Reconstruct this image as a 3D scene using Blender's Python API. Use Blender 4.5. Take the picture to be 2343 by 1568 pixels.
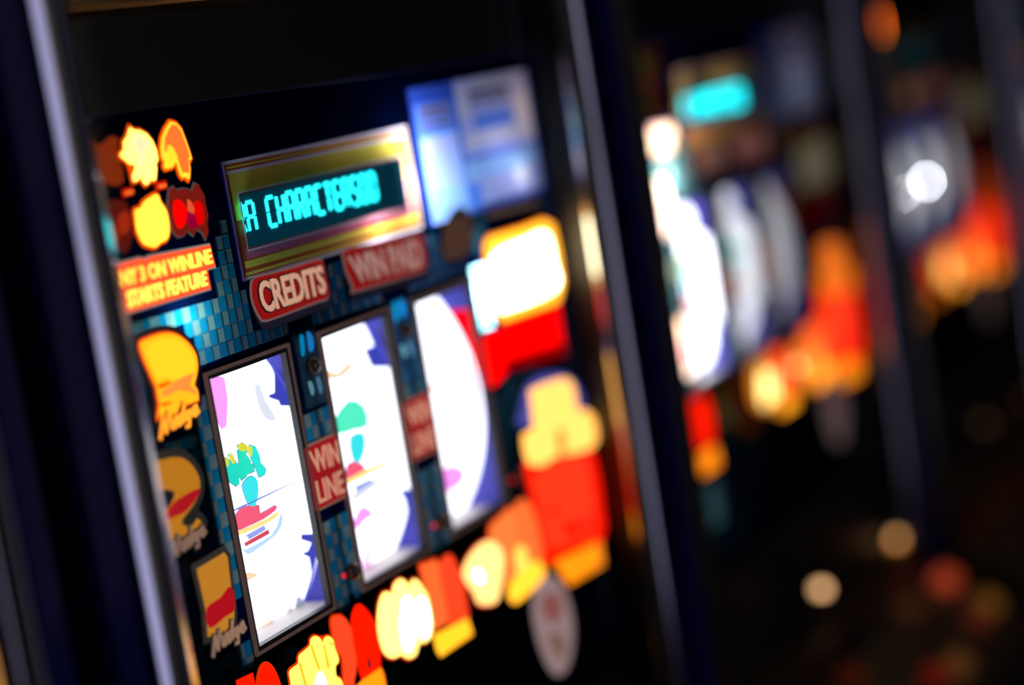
import bpy, bmesh, math, random
from mathutils import Vector, Matrix, geometry

# ---------------------------------------------------------------- scene, camera, world, exposure
for o in list(bpy.data.objects): bpy.data.objects.remove(o, do_unlink=True)
SC = bpy.context.scene
COL = SC.collection
EYE = 1.45                                    # camera height; artwork heights are given in mm from here
PITCH = 0.70                                  # one machine to the next
cam_d = bpy.data.cameras.new('camera'); cam = bpy.data.objects.new('camera', cam_d); COL.objects.link(cam)
cam_d.sensor_width = 36.0; cam_d.lens = 4450.0 / 2343.0 * 36.0
cam_d.clip_start = 0.02
cam_d.dof.use_dof = True; cam_d.dof.focus_distance = 1.115; cam_d.dof.aperture_fstop = 1.58; cam_d.dof.aperture_blades = 0
right = Vector((0.44042564, -0.88353499, -0.15934612))
down = Vector((-0.19515395, 0.07902726, -0.97758357))
fwd = Vector((0.87632197, 0.46164989, -0.13761971))
cam.matrix_world = Matrix(((right.x, -down.x, -fwd.x, -1.054), (right.y, -down.y, -fwd.y, -0.649), (right.z, -down.z, -fwd.z, EYE), (0, 0, 0, 1)))
SC.camera = cam
SC.view_settings.view_transform = 'Standard'; SC.view_settings.look = 'None'
SC.view_settings.exposure = 0.0; SC.view_settings.gamma = 1.0; SC.view_settings.use_curve_mapping = False
SC.cycles.use_light_tree = False; SC.cycles.max_bounces = 5; SC.cycles.diffuse_bounces = 2; SC.cycles.glossy_bounces = 3; SC.cycles.transmission_bounces = 2; SC.cycles.transparent_max_bounces = 6; SC.cycles.caustics_reflective = False; SC.cycles.caustics_refractive = False
W = bpy.data.worlds.new('world'); SC.world = W; W.use_nodes = True
W.node_tree.nodes['Background'].inputs[0].default_value = (0.9, 0.85, 0.8, 1); W.node_tree.nodes['Background'].inputs[1].default_value = 0.010

# ---------------------------------------------------------------- traced artwork, millimetres on the machine front (x from its middle, z from eye height)
T = {
 'wing_a': [(-214.5,1.7),(-212.7,0),(-207,-0.7),(-201.8,-3.2),(-198.1,-7.4),(-196.3,-12.3),(-196.4,-17),(-197.5,-18.9),(-199.3,-18.3),(-199,-22),(-201.6,-27.8),(-203.9,-28),(-205.6,-26.3),(-207.9,-28.7),(-210.3,-29.4),(-211.9,-27.5),(-212.7,-23.8),(-216.9,-26.2),(-219.7,-26.5),(-219.9,-23.9),(-215.9,-19.4),(-215.9,-17.7),(-220.5,-16.9),(-223.8,-13.9),(-226.9,-11.9),(-225.5,-10.7),(-222.7,-9.4),(-221.6,-5),(-218.5,-3.3),(-215.9,-0.3)],
 'wing_a_in': [(-213.3,-3.8),(-209.4,-3.3),(-205.2,-5.7),(-201.8,-10.4),(-205.7,-10.6),(-209.1,-14.9),(-210.7,-18.3),(-213.7,-19.3),(-213.1,-13.8),(-214.5,-7.7)],
 'wing_b': [(-178.7,1.5),(-174,0.2),(-170.4,-3.2),(-168.4,-9.5),(-166.8,-15.5),(-165.9,-20.1),(-167.1,-21.2),(-168.9,-20.5),(-169,-25.6),(-170.8,-30.2),(-172,-31.4),(-174.5,-29.4),(-177,-29.8),(-178.4,-27.9),(-179.4,-23),(-179.9,-19.9),(-184.6,-23.1),(-190.3,-23.4),(-191.5,-21.9),(-190.3,-19.7),(-191.9,-16.8),(-191.1,-11.5),(-188.7,-6.4),(-184.3,-2.1)],
 'wing_b_in': [(-178.6,-0.2),(-174.9,-1),(-172.2,-4.4),(-170.3,-10),(-168.8,-15.7),(-168.4,-18.8),(-170.1,-20.7),(-171,-25.4),(-171.8,-28),(-173.8,-27.1),(-176.7,-27.1),(-177.6,-24.6),(-179.1,-18.3),(-181.3,-12.6),(-185.6,-10.1),(-188.7,-14.5),(-189.3,-13.1),(-187.3,-7.2),(-182.9,-3)],
 'wing_b_y': [(-185.8,-10.8),(-183,-12.4),(-180.2,-18.1),(-184.6,-21.4),(-189,-20.9),(-188.2,-14.9)],
 'ember_a': [(-250.6,-0.6),(-244.3,-3.2),(-241.8,-4.8),(-237.8,-3.6),(-232.6,-1.5),(-227.4,-1.7),(-226.1,-4.2),(-228.9,-10),(-227.2,-16.4),(-227.3,-22),(-228.4,-25.8),(-234.1,-27),(-240.8,-25.2),(-250.4,-23.4),(-257.3,-22.8)],
 'tag_a': [(-230,-29.3),(-221.1,-29.5),(-221.7,-33.2),(-230.6,-33.7)],
 'tag_a_in': [(-228.7,-30.8),(-222.1,-30.8),(-222.3,-32.6),(-229,-32.8)],
 'tag_b': [(-201.5,-29.1),(-191.6,-29.3),(-192.5,-33.8),(-201.9,-34)],
 'tag_b_in': [(-199.3,-30.9),(-192.7,-31.1),(-193.1,-32.8),(-199.6,-33)],
 'lump': [(-203.2,-35.8),(-201.6,-37.2),(-200.9,-40.2),(-197.6,-45.1),(-197,-51.1),(-198.3,-56.8),(-200.5,-59.9),(-204.1,-61.1),(-207.4,-61.3),(-212,-63),(-216.4,-61.9),(-221.2,-59.7),(-223.7,-55),(-224.6,-50.5),(-223.8,-45.3),(-222.7,-41.6),(-217.9,-41.3),(-214.8,-38.8),(-208.7,-36.8)],
 'ember_b': [(-248.8,-35.2),(-241.7,-33.8),(-235.8,-34.1),(-229.6,-36.4),(-227.6,-40),(-226.3,-45.9),(-226.5,-51.6),(-231.5,-57.6),(-236.6,-62.1),(-242.9,-60.2),(-249.1,-60.6),(-251.7,-54.5),(-251.8,-45.1)],
 'ember_b_in': [(-238.7,-43.7),(-231,-41),(-229.8,-48.3),(-233.5,-51.6),(-238.3,-52.3)],
 'ember_b_in2': [(-246.4,-46.9),(-242.7,-46.9),(-241.6,-53.2),(-245.1,-57.4),(-248,-57)],
 'burst': [(-190.3,-34.7),(-186.7,-33.7),(-184.1,-36),(-179.1,-35.7),(-175.1,-36.4),(-170.6,-38.3),(-166.8,-34.2),(-163.9,-35.6),(-160.6,-41.6),(-160.7,-47.6),(-160.2,-52.8),(-162.7,-58),(-162.7,-62),(-165.9,-65.6),(-167.7,-61.8),(-172.7,-58.5),(-176.7,-62),(-181.1,-58.3),(-185.2,-60.7),(-190.2,-60.9),(-194,-57.4),(-194.6,-51.4),(-195,-44.5),(-192.4,-38.9)],
 'burst_l': [(-189.1,-41.3),(-182.9,-42.6),(-180.1,-48.5),(-184.2,-54.9),(-189.5,-56.1),(-191.7,-49.8)],
 'burst_r': [(-170.6,-43.8),(-165.4,-46),(-165.1,-52.1),(-166.9,-56.4),(-172.1,-56.6),(-173.4,-49.9)],
 'burst_m': [(-176.8,-41.9),(-173.2,-46.4),(-174.5,-50.8),(-178.1,-48.8)],
 'burst_v': [(-180.3,-49),(-174,-50.3),(-172.1,-56.6),(-175.9,-58.1),(-180.3,-55.9)],
 'sign': [(-261.7,-67.3),(-248.9,-67.2),(-227.2,-67),(-222.7,-68.2),(-218,-67.4),(-163.6,-69.4),(-162.2,-82.2),(-170.3,-82.2),(-170.2,-93.3),(-212.1,-93.2),(-248,-93),(-263.4,-92.1)],
 'sign_l1': [(-253.8,-70.6),(-164.7,-71.4),(-164.7,-79.9),(-254,-79)],
 'sign_l2': [(-244.3,-81.9),(-172.7,-82.6),(-173.1,-91),(-244.6,-90.8)],
 'n3': [(-240.4,-110.4),(-234.3,-109.4),(-224.6,-109),(-215.1,-110.1),(-207,-113.4),(-200.2,-118.9),(-195.9,-125.4),(-195.9,-131.5),(-198.1,-136.2),(-202.1,-141.5),(-200.4,-144.7),(-200.5,-148.9),(-202.2,-150.4),(-214.5,-150),(-219,-149.8),(-221.3,-152.1),(-229.3,-153.5),(-235.8,-152.9),(-237.3,-151.6),(-234.1,-145),(-234.2,-141.8),(-233.9,-135.9),(-235.1,-132.4),(-237.8,-124.5),(-240.4,-116.3)],
 'n3_in': [(-234.6,-112.9),(-225.3,-111.6),(-215.9,-112.8),(-208.5,-115.6),(-203.1,-120.7),(-199.4,-126.6),(-199.3,-131.3),(-201.5,-134.6),(-209.7,-134.7),(-217.6,-135.3),(-225.6,-131.7),(-232.1,-131.2),(-234.6,-124.8),(-237,-117)],
 'n3_band': [(-231.3,-138.3),(-224.3,-137.5),(-217.7,-135.7),(-209.9,-135.1),(-201.2,-134.7),(-206.9,-140.4),(-203.3,-144.1),(-202.7,-147),(-206.6,-144.7),(-216.3,-141.2),(-224.1,-141.7),(-232.4,-141.7)],
 'n3_notch': [(-234.5,-134.6),(-227.1,-134.4),(-223.6,-135.2),(-225.4,-136.1),(-233.1,-136.7)],
 'n3_notch2': [(-234.7,-144.6),(-228.2,-145.2),(-225.5,-146.1),(-228.6,-146.5),(-234.5,-146.3)],
 'n3_txt': [(-238.6,-151.3),(-200.9,-148.8),(-203.5,-157.2),(-242,-162.3)],
 'n2': [(-250.7,-174.4),(-238.7,-174.3),(-229.6,-175.3),(-221,-178.7),(-214.7,-185.4),(-212.1,-192.9),(-214.7,-199),(-220.3,-203.4),(-228.4,-207),(-233.5,-209.3),(-233.1,-212.4),(-225.2,-214.7),(-220,-212.4),(-217.7,-217.7),(-235.8,-217.5),(-241.5,-218.3),(-255.1,-214.3),(-253.1,-199.2),(-257.5,-196.4)],
 'n2_hole': [(-254.8,-187.7),(-239.9,-191.1),(-237.9,-194.3),(-241.8,-197.4),(-247.9,-199.8),(-257.9,-197.9)],
 'n2_band': [(-214.1,-197),(-225.3,-196.9),(-236.6,-198),(-244.2,-200.9),(-249.6,-205.2),(-241.6,-205.4),(-230.7,-205.5),(-219.8,-201.8)],
 'n2_txt': [(-248.9,-216.2),(-216.4,-213.4),(-216.7,-221.4),(-251,-227.2)],
 'n1': [(-228.4,-238.3),(-202.2,-236.9),(-200.2,-240.1),(-201.5,-251),(-203.5,-271.3),(-206.1,-277.4),(-216.6,-278.2),(-229.7,-276.3),(-227.2,-261.7)],
 'n1_band': [(-202.7,-256.3),(-213.6,-259.3),(-227,-260.9),(-228,-271.8),(-214.2,-270.4),(-203,-268.8)],
 'n1_txt': [(-229.4,-275.5),(-196.2,-274.1),(-197.5,-283),(-232.2,-286.6)],
 'credits': [(-131.2,-98.7),(-128.5,-95.6),(-122.9,-94.8),(-109.4,-95.2),(-86.2,-95.5),(-58.1,-95.3),(-53.8,-97.6),(-53.8,-103.5),(-52.8,-112.8),(-54.8,-118.8),(-62.9,-119),(-84.4,-119.3),(-101.6,-119.8),(-122.8,-120),(-127.6,-118),(-131,-111.8),(-132.5,-105.5)],
 'credits_txt': [(-128.5,-97.1),(-57.1,-98.4),(-57.3,-115.7),(-126.1,-116)],
 'winpaid': [(-28.2,-95.2),(3.7,-96.4),(67.5,-98.1),(71.5,-103.9),(72.8,-114),(68.2,-120.3),(59.4,-121.8),(-18.3,-120.4),(-22.7,-118)],
 'winpaid_txt': [(-26.6,-98.2),(64.3,-100.5),(66.1,-119.4),(-20.1,-116.5)],
 'winline': [(-108.2,-200.5),(-70.6,-200.8),(-71,-240.4),(-105.3,-239.8)],
 'wl_t1': [(-104.8,-203.8),(-72.3,-204.7),(-73.1,-218.7),(-101.7,-218)],
 'wl_t2': [(-103.2,-222.6),(-72.9,-223.3),(-73.1,-237),(-102.8,-236.4)],
 'd1_1': [(-212.5,-307.6),(-196.9,-308.7),(-196.4,-352),(-211.5,-352)],
 'd1_0': [(-172.8,-331),(-173.9,-321),(-177.2,-313),(-181.8,-308.6),(-187,-308.6),(-191.6,-313),(-194.9,-321),(-196,-331),(-194.9,-341),(-191.6,-349),(-187,-353.4),(-181.8,-353.4),(-177.2,-349),(-173.9,-341)],
 'd1_base': [(-214,-357),(-174,-357),(-172,-375),(-213,-375)],
 'y1': [(-162.6,-321.2),(-159.6,-319.6),(-152.2,-319.1),(-150.2,-315.2),(-145,-314.3),(-137.3,-313.3),(-135.4,-310.3),(-130.7,-309.8),(-126.3,-313),(-124.4,-317.3),(-121.8,-314.5),(-117.5,-314.4),(-113.6,-318.3),(-113.5,-323),(-111.5,-330.2),(-113.3,-332.9),(-116,-333.3),(-117.2,-339.5),(-113.8,-342.2),(-111.9,-347),(-114.6,-352.7),(-133.4,-349.9),(-163.3,-340.9),(-162.7,-326.6)],
 'y1_l1': [(-152.7,-319.1),(-151.1,-319.4),(-149.9,-326.8),(-148.9,-334),(-150.8,-333.3),(-151.7,-326.1)],
 'y1_l2': [(-137.8,-313.6),(-136.2,-313.7),(-134.8,-321.1),(-132.5,-329.3),(-134.4,-328.6),(-136.8,-320.8)],
 'y1_l3': [(-124.9,-317.6),(-123.4,-318.1),(-123.3,-324.2),(-122.5,-331),(-125,-332),(-125.1,-324.5)],
 'y1_l4': [(-117.7,-317.8),(-114.9,-319.7),(-115.4,-320.9),(-117.5,-319.7)],
 'y1_hot': [(-139.2,-334.3),(-133.1,-331),(-129.6,-335.9),(-130.6,-343.9),(-140.2,-342.7)],
 'd2_2': [(-111,-306.5),(-103.6,-306.2),(-97.7,-309.5),(-93.1,-316.8),(-91.2,-326.9),(-92.5,-336.5),(-95,-343.7),(-99.6,-349.7),(-99.7,-355.4),(-109.7,-353.6),(-109.3,-347.1),(-107.3,-338.4),(-106.3,-330.2),(-109.8,-327.6),(-111.6,-319.9)],
 'd2_0': [(-90.7,-312.3),(-85.4,-307),(-79.9,-306.6),(-74.9,-310.4),(-69.2,-318.1),(-66.1,-327.8),(-66,-338.6),(-69.2,-351),(-72.3,-354.8),(-85.7,-353.8),(-90.4,-351.6),(-92.3,-343.7),(-92.7,-331.6),(-92.3,-319.9)],
 'd2_hole': [(-81.8,-340.7),(-80.1,-340.9),(-79.8,-346.3),(-81.6,-348.1),(-82.7,-345.2)],
 'd2_base': [(-99.7,-352.5),(-91.2,-351.3),(-69.4,-351.5),(-67.8,-356.4),(-67.8,-363.2),(-68.6,-368.3),(-99.7,-365.9)],
 'y2': [(-61.8,-325.3),(-57,-315.5),(-50.7,-309.9),(-44.2,-310.4),(-40.2,-314),(-35.4,-308.6),(-27.4,-307.2),(-21.2,-311.5),(-19.2,-316.9),(-14,-313),(-8.7,-313.5),(-2.7,-321.3),(1.3,-328.2),(1.6,-341),(1.1,-347.3),(-4.5,-354.1),(-12.6,-354.5),(-18.2,-352.6),(-24.8,-358.2),(-33.9,-357.7),(-41.3,-352.4),(-51.4,-351.2),(-59.7,-345.2),(-62.8,-334.9)],
 'y2_hot': [(-28.9,-320.8),(-22.7,-320.4),(-18.6,-326.5),(-19.9,-339.4),(-24.5,-348.1),(-32.4,-353.2),(-38,-347.3),(-36.4,-333.8)],
 'y2_hot2': [(-11.1,-327.3),(-4.7,-327),(-1.2,-335.3),(-2.3,-345.3),(-8.5,-352),(-15.1,-348.1)],
 'd3_5': [(-0.7,-306.1),(20.9,-308.7),(22.8,-317.4),(22.2,-352),(-0.2,-350.8),(2.7,-347),(2.1,-334.8),(0.9,-320.1)],
 'd3_0': [(22.8,-312.5),(33.8,-309.4),(40.8,-313.2),(46.3,-326.3),(49,-337.8),(48.2,-349.9),(46.4,-357.6),(23.2,-353.9),(22.4,-337.4),(21.2,-321.7)],
 'd3_base': [(-1.2,-353.7),(45.5,-357.7),(48.1,-369.7),(3,-369.6),(-0.1,-364.5)],
 'y3': [(52.1,-331.4),(55.5,-324.2),(67.8,-318.9),(82.6,-316.6),(96.4,-318.2),(106.5,-325.4),(110.6,-334.4),(101.3,-350.2),(90.3,-360.3),(67.4,-354.5),(62.2,-344.5)],
 'y3_hot': [(66.9,-331.1),(73.5,-332.3),(77.2,-339.3),(73.8,-341.5),(66.7,-336.8)],
 'd4_1': [(99.1,-310.5),(105.4,-308.1),(116.7,-307.1),(130.5,-305),(137.1,-307.7),(140,-315.4),(137.8,-353),(113.4,-352.4),(102.9,-350.7),(110.6,-334.4),(106.8,-324.7),(98.3,-317.9)],
 'd4_0': [(137.1,-307.7),(144.3,-303.6),(152,-303.6),(161.3,-310.1),(166.4,-323),(168,-340.2),(164.8,-354.3),(137.8,-353),(136,-326.4)],
 'd4_hot': [(126.9,-335.8),(138.9,-334.2),(143.6,-342.6),(141.9,-352.6),(127,-351.4)],
 'd4_base': [(108.2,-356.7),(123,-351.9),(152.3,-350.5),(162.4,-355.4),(162.8,-365.2),(120.2,-370),(108.7,-365.4)],
 'cap': [(186.8,-235),(193.5,-231),(239.6,-234),(256.3,-240),(259.7,-251.4),(259.3,-262.8),(273.6,-266.1),(285.9,-275.6),(286.7,-289.2),(274.1,-296.1),(237,-291.6),(205.3,-286.8),(193.7,-288.6),(166.3,-281.5),(164.1,-263.9),(167.7,-258.6),(183.5,-258.5)],
 'cap_stem': [(220,-268.9),(229.3,-271.9),(227.7,-286.1),(221,-289.2),(215.4,-281.4)],
 'flask': [(166.3,-281.5),(193.7,-288.6),(237,-291.6),(274.1,-296.1),(281.2,-319.6),(279.2,-345.9),(268.1,-369.6),(181.8,-360),(171.6,-353.7),(171.9,-328.5),(167.5,-302.1)],
 'flask_in': [(174.9,-291.6),(235.9,-294.6),(261,-299.4),(264.4,-321.8),(255.4,-355.9),(202.6,-353.5),(179.6,-346.6),(176.1,-317.1)],
 'flask_d1': [(188.9,-321.4),(199.4,-322.3),(201.9,-327.5),(192.2,-327.2)],
 'flask_d2': [(208.1,-338.9),(229.6,-341.8),(233.2,-352.7),(211.5,-349.6)],
 'flask_d3': [(238.8,-342.8),(252.3,-343.3),(250.6,-352.8),(239.5,-351.2)],
 'flask_base': [(181.8,-360),(262.7,-368),(261.8,-386.2),(199,-383.1)],
 'halo': [(170.9,-254.7),(174,-241.4),(189.4,-227.8),(220.5,-225.8),(254.7,-234),(273.9,-249.7),(276,-265),(270.7,-273.7)],
 'oval': [(167.4,-365.1),(187.4,-374.6),(199.1,-392.8),(200.4,-414.4),(192.3,-431.1),(179.2,-441.1),(164.5,-441),(153.4,-431.9),(144.5,-412.9),(141.4,-394.5),(143.4,-379.5),(154.2,-367.3)],
 'oval_r': [(156.9,-379.1),(183.7,-384.6),(185.4,-399.7),(169.7,-402.5),(158.5,-393.9)],
 'oval_k': [(156.5,-409.1),(176.8,-412.9),(180.7,-427.1),(169.9,-431.4),(162.9,-420.9)],
 'box': [(159.4,-119.4),(167.2,-114.9),(223.2,-116.1),(257.4,-115.4),(272.5,-120.9),(275.2,-143.3),(272.9,-166.7),(260.7,-178.1),(169,-176),(154.8,-166.9)],
 'box_in': [(164.9,-129.1),(220,-124.8),(257.6,-125.4),(262.5,-148),(259.8,-167.8),(178.3,-169.7),(162.9,-163.6)],
 'red': [(124.7,-181),(160.1,-181.3),(260.9,-179.8),(259.7,-219.3),(209.4,-214.9),(163.2,-211.7),(140,-217.8),(125.6,-216.2)],
 'red_dk': [(158.8,-204.3),(261.4,-210.5),(260.4,-219.5),(209.2,-215.5),(163.2,-211.7)],
 'card_l': [(95.2,-14.5),(140.1,-14.8),(147.7,-58.7),(149.1,-72.2),(100,-71.6)],
 'card_r': [(151.6,-1.7),(264.1,-4.4),(265,-56),(152.2,-57.4)],
 'card_b': [(151.3,-60.1),(259.1,-59.4),(258,-94.3),(168.8,-92.4)],
 'brown': [(101.2,-106.8),(111.7,-93.5),(127.3,-88.2),(140.4,-90.9),(145,-101.1),(142.1,-112.1),(133.8,-121.2),(104,-121.2)],
 'stripe': [(171.3,-97.1),(252.8,-98.7),(253.6,-102.9),(171.8,-101.5)],
 'dispo': [(-140.5,-25.7),(77.9,-26),(74.5,-95.3),(-138.2,-94.3)],
 'dispw': [(-127.3,-44.4),(60.4,-47.8),(63,-77.9),(-126.9,-75.7)],
 'dchar': [(-100.2,-49.9),(-39,-50.9),(-36.8,-69.4),(-99.7,-68.2)],
 'dA': [(-119.3,-50.9),(-114,-51.2),(-111.3,-68.5),(-123.2,-67.9)],
 'bolts': [(-85.5,-155.4),(27.6,-155.6),(147.2,-155.4),(-81.1,-285.3),(33.2,-286.6),(150.3,-286.7)],
 'bulbs': [(-194.6,-107.1),(102.1,-82.8),(227,-75.2),(150.9,-148.9),(21.2,-143.6),(-90.2,-144.2),(87.4,-54),(-145.6,-127.8)],
 'teal': [(522.8,-386.3),(519.8,-434)],
}
# reel prints, plus bluish shading painted as the sh shapes: (x mm, degrees up the drum)
DR = {
 'a_pink': [(-150.4,33.87),(-133.9,33.53),(-158.3,21.32),(-163,23.89)],
 'a_o': [(-174,14.67),(-169.1,13.95),(-165.3,11.62),(-164.8,8.89),(-166.5,6.98),(-170,6.6),(-173.2,7.77),(-177.5,9.6)],
 'a_w': [(-167.2,14.54),(-164.3,14.47),(-163,11.88),(-161,11.11),(-158,14.57),(-154.6,14.45),(-157.9,7.81),(-163.5,7.41),(-164.5,9.12)],
 'a_e': [(-156.2,15.73),(-150.8,15.94),(-148.8,14.59),(-149.7,13.6),(-152.1,13.06),(-149.9,10.9),(-151.4,10.54),(-148.4,9.65),(-149.3,8.13),(-157.4,8.28),(-155.6,13.46)],
 'a_r': [(-149.5,14.12),(-144.5,14.66),(-140.8,13.67),(-140.2,11.14),(-141.5,9.38),(-138.1,7.36),(-140.4,6.28),(-146.7,6.22),(-147.2,8.15),(-148.4,11.27)],
 'a_ytop': [(-156.1,15.71),(-150.9,15.89),(-148.9,14.61),(-151.1,13.76),(-155.4,14.27)],
 'a_ytop2': [(-149.5,14.12),(-145.8,14.52),(-145.2,13.63),(-148.6,11.84)],
 'a_ytop3': [(-173.3,14.5),(-169.7,13.89),(-171,12.29),(-174.6,12.18)],
 'a_ytop4': [(-167.1,14.48),(-164.6,14.38),(-164.1,12.55),(-166.8,12.06)],
 'a_teal': [(-164.2,5.9),(-159.9,6.98),(-153.4,7.27),(-149.8,5.79),(-150.8,3.51),(-154.6,0.79),(-158.2,-0.09),(-161.8,0.62),(-163.9,2.98)],
 'a_red': [(-175.8,0.07),(-166.2,0.77),(-152.9,-0.58),(-153.1,-2.76),(-137.6,-2.45),(-137,-3.56),(-150.4,-4.27),(-167.6,-4.15),(-177,-3.82)],
 'a_yel': [(-177.2,-4.22),(-162.1,-4.56),(-144.7,-4.69),(-136.2,-4.26),(-135.4,-5.25),(-147.5,-5.81),(-162.5,-5.67),(-177.1,-5.25)],
 'a_dark': [(-169.1,-6.29),(-151.1,-6.09),(-150.1,-7.26),(-166.6,-7.63)],
 'a_red2': [(-171.1,-8.08),(-146.9,-7.67),(-146,-8.83),(-170.6,-8.96)],
 'a_or': [(-170.7,-16.44),(-164.3,-16.9),(-156.7,-18.75),(-162.6,-18.52),(-168.9,-18.53)],
 'a_or2': [(-139.8,-38.59),(-132,-36.61),(-126.5,-35.34),(-124.2,-40.8),(-126.7,-44.91)],
 'a_join': [(-177.1,1.32),(-142.2,1.22),(-110.8,1.23),(-111,0.99),(-142.4,0.95),(-176.7,1.05)],
 'a_bt': [(-83.7,34.12),(-68.4,33.75),(-86.9,22.11),(-89.2,19.49),(-101.4,20.99),(-100.8,22.43),(-107.3,24.08),(-106.6,24.92),(-100.3,24.83),(-89.9,29.73),(-87.8,31.82)],
 'a_bb': [(-111.1,-13.53),(-90.3,-16.12),(-46.5,-44.48),(-69.2,-40.99),(-91.8,-27.72),(-99.1,-21.88),(-109.4,-19.3),(-101.7,-19.56),(-98.7,-17.71),(-110.8,-15.13)],
 'a_gray': [(-90.2,-43.77),(-101.5,-34.08),(-93.1,-35.51),(-85.2,-40.09),(-78.7,-45.65)],
 'a_sh1': [(-113.3,28.82),(-108.7,27.98),(-112.3,23.73),(-111,19.99),(-112.6,17.84),(-120.8,19.34),(-120.3,24.03)],
 'a_sh2': [(-173.8,-9.18),(-170.5,-9.91),(-143.8,-9.57),(-133.9,-6.03),(-133.5,-4.89),(-130.6,-6.76),(-137.9,-10.03),(-160.3,-11.27),(-168.4,-11.38)],
 'a_sh3': [(-126.5,-35.34),(-124.2,-40.8),(-124,-45.05),(-117.8,-46.39),(-98.5,-46.03),(-98.7,-40.41),(-106.5,-33.59),(-107.8,-37.92),(-106.8,-43.01),(-116.8,-42.27)],
 'b_sh1': [(-51.7,-9.7),(-24.9,-9.22),(-11.8,-6.47),(-9.8,-8.42),(-22.6,-10.93),(-47,-11.96)],
 'b_sh2': [(16.8,-39.32),(29.7,-37.72),(29,-30.55),(41.1,-36.6),(44.4,-42.51),(35.6,-45.85)],
 'c_sh1': [(126.1,13.46),(126.5,5.8),(124.6,-2.73),(118,-17.06),(114.8,-1.74),(117.8,6.01)],
 'b_let': [(-57,11.45),(-33.3,15.26),(-19.2,12.02),(-21.8,6.53),(-38,7.14),(-55.9,7.96)],
 'b_teal': [(-44.5,5.61),(-28.4,4.98),(-33.1,-0.13),(-41.6,-1.96),(-47.2,0.33)],
 'b_red': [(-54.1,-1.09),(-41.4,-1.7),(-33.6,-5.11),(-56.3,-4.98)],
 'b_yel': [(-57.4,-4.85),(-13.7,-4.84),(-11.8,-6.47),(-57.5,-6.33)],
 'b_dark': [(-48.9,-7.79),(-29.6,-7.82),(-24.9,-8.94),(-46.9,-9.71)],
 'b_pink': [(-47.8,-18.15),(-39.4,-14.61),(-23,-19.03),(-34.9,-19.86),(-41.2,-21.39)],
 'b_pink2': [(-22.1,-34.37),(-14.9,-26.25),(-10.7,-32.74),(-0.5,-44.81)],
 'b_or': [(-41.6,26.21),(-31.5,23.54),(-11.4,25.56),(-13.6,22.92),(-32.8,21.82),(-44.4,23.55)],
 'b_bt': [(25.7,30.08),(51.8,33.1),(34.2,19.26),(7.7,21.33),(10.2,26.91),(22.9,26.93)],
 'b_bb': [(8.6,-15.87),(33.1,-17.66),(89.2,-46.32),(59.6,-41.93),(24.9,-24.72),(18.6,-20.14)],
 'c_or': [(58.4,11.25),(80.9,6.56),(58,9.15)],
 'c_yel': [(68.4,-4.81),(78.9,-6.84),(93.5,-6.27),(93.1,-7.45),(78.7,-7.84),(67.9,-6.08)],
 'c_pink': [(68.9,-17.65),(82.6,-16.78),(106,-21.48),(104.5,-25.95),(80.9,-25.59)],
}

# ---------------------------------------------------------------- helpers
def link(name, me, mat=None, parent=None):
    o = bpy.data.objects.new(name, me); COL.objects.link(o)
    if mat is not None:
        if not me.materials: me.materials.append(None)
        o.material_slots[0].link = 'OBJECT'; o.material_slots[0].material = mat
    if parent is not None: o.parent = parent
    return o
def tag(o, label, cat, group=None):
    o['label'] = label; o['category'] = cat
    if group: o['group'] = group
    return o
CACHE = {}
def cached(key, fn):
    if key not in CACHE: CACHE[key] = fn()
    return CACHE[key]
def to_mesh(name, bm, smooth=False):
    bmesh.ops.recalc_face_normals(bm, faces=bm.faces[:])
    me = bpy.data.meshes.new(name); bm.to_mesh(me); bm.free()
    if smooth:
        for p in me.polygons: p.use_smooth = True
    return me
def add_box(bm, x0, x1, y0, y1, z0, z1):
    v = [bm.verts.new(p) for p in ((x0,y0,z0),(x1,y0,z0),(x1,y1,z0),(x0,y1,z0),(x0,y0,z1),(x1,y0,z1),(x1,y1,z1),(x0,y1,z1))]
    for f in ((0,3,2,1),(4,5,6,7),(0,1,5,4),(1,2,6,5),(2,3,7,6),(3,0,4,7)): bm.faces.new([v[i] for i in f])
def box_mesh(name, *b, bevel=0):
    bm = bmesh.new(); add_box(bm, *b)
    if bevel: bmesh.ops.bevel(bm, geom=bm.edges[:], offset=bevel, segments=2, affect='EDGES')
    return to_mesh(name, bm)
def box(name, b, mat, parent, bevel=0):
    return link(name, cached(('box', name, b), lambda: box_mesh(name, *b, bevel=bevel)), mat, parent)
def area(p): return sum(p[i-1][0]*p[i][1]-p[i][0]*p[i-1][1] for i in range(len(p)))/2
def offset(p, d):
    """grow (d>0) or shrink a polygon, mm"""
    s = 1 if area(p) > 0 else -1; n = len(p); out = []
    for i in range(n):
        a, b, c = Vector(p[i-1]), Vector(p[i]), Vector(p[(i+1) % n])
        e1 = (b-a); e2 = (c-b)
        if e1.length < 1e-6 or e2.length < 1e-6: out.append((b.x, b.y)); continue
        n1 = Vector((e1.y, -e1.x)).normalized()*s; n2 = Vector((e2.y, -e2.x)).normalized()*s
        m = n1+n2
        if m.length < 0.3: m = n1*0.3
        k = min(1.8, 2/m.length)                # mitre limit
        m = m.normalized()*k*d*0.9
        out.append((b.x+m.x, b.y+m.y))
    return out
def smooth(p, n=3):
    out = []; N = len(p)
    for i in range(N):
        a, b, c, d = [Vector(p[(i+k) % N]) for k in (-1, 0, 1, 2)]
        for j in range(n):
            t = j/n
            q = 0.5*((2*b)+(c-a)*t+(2*a-5*b+4*c-d)*t*t+(3*b-a-3*c+d)*t**3); out.append((q.x, q.y))
    return out
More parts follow.
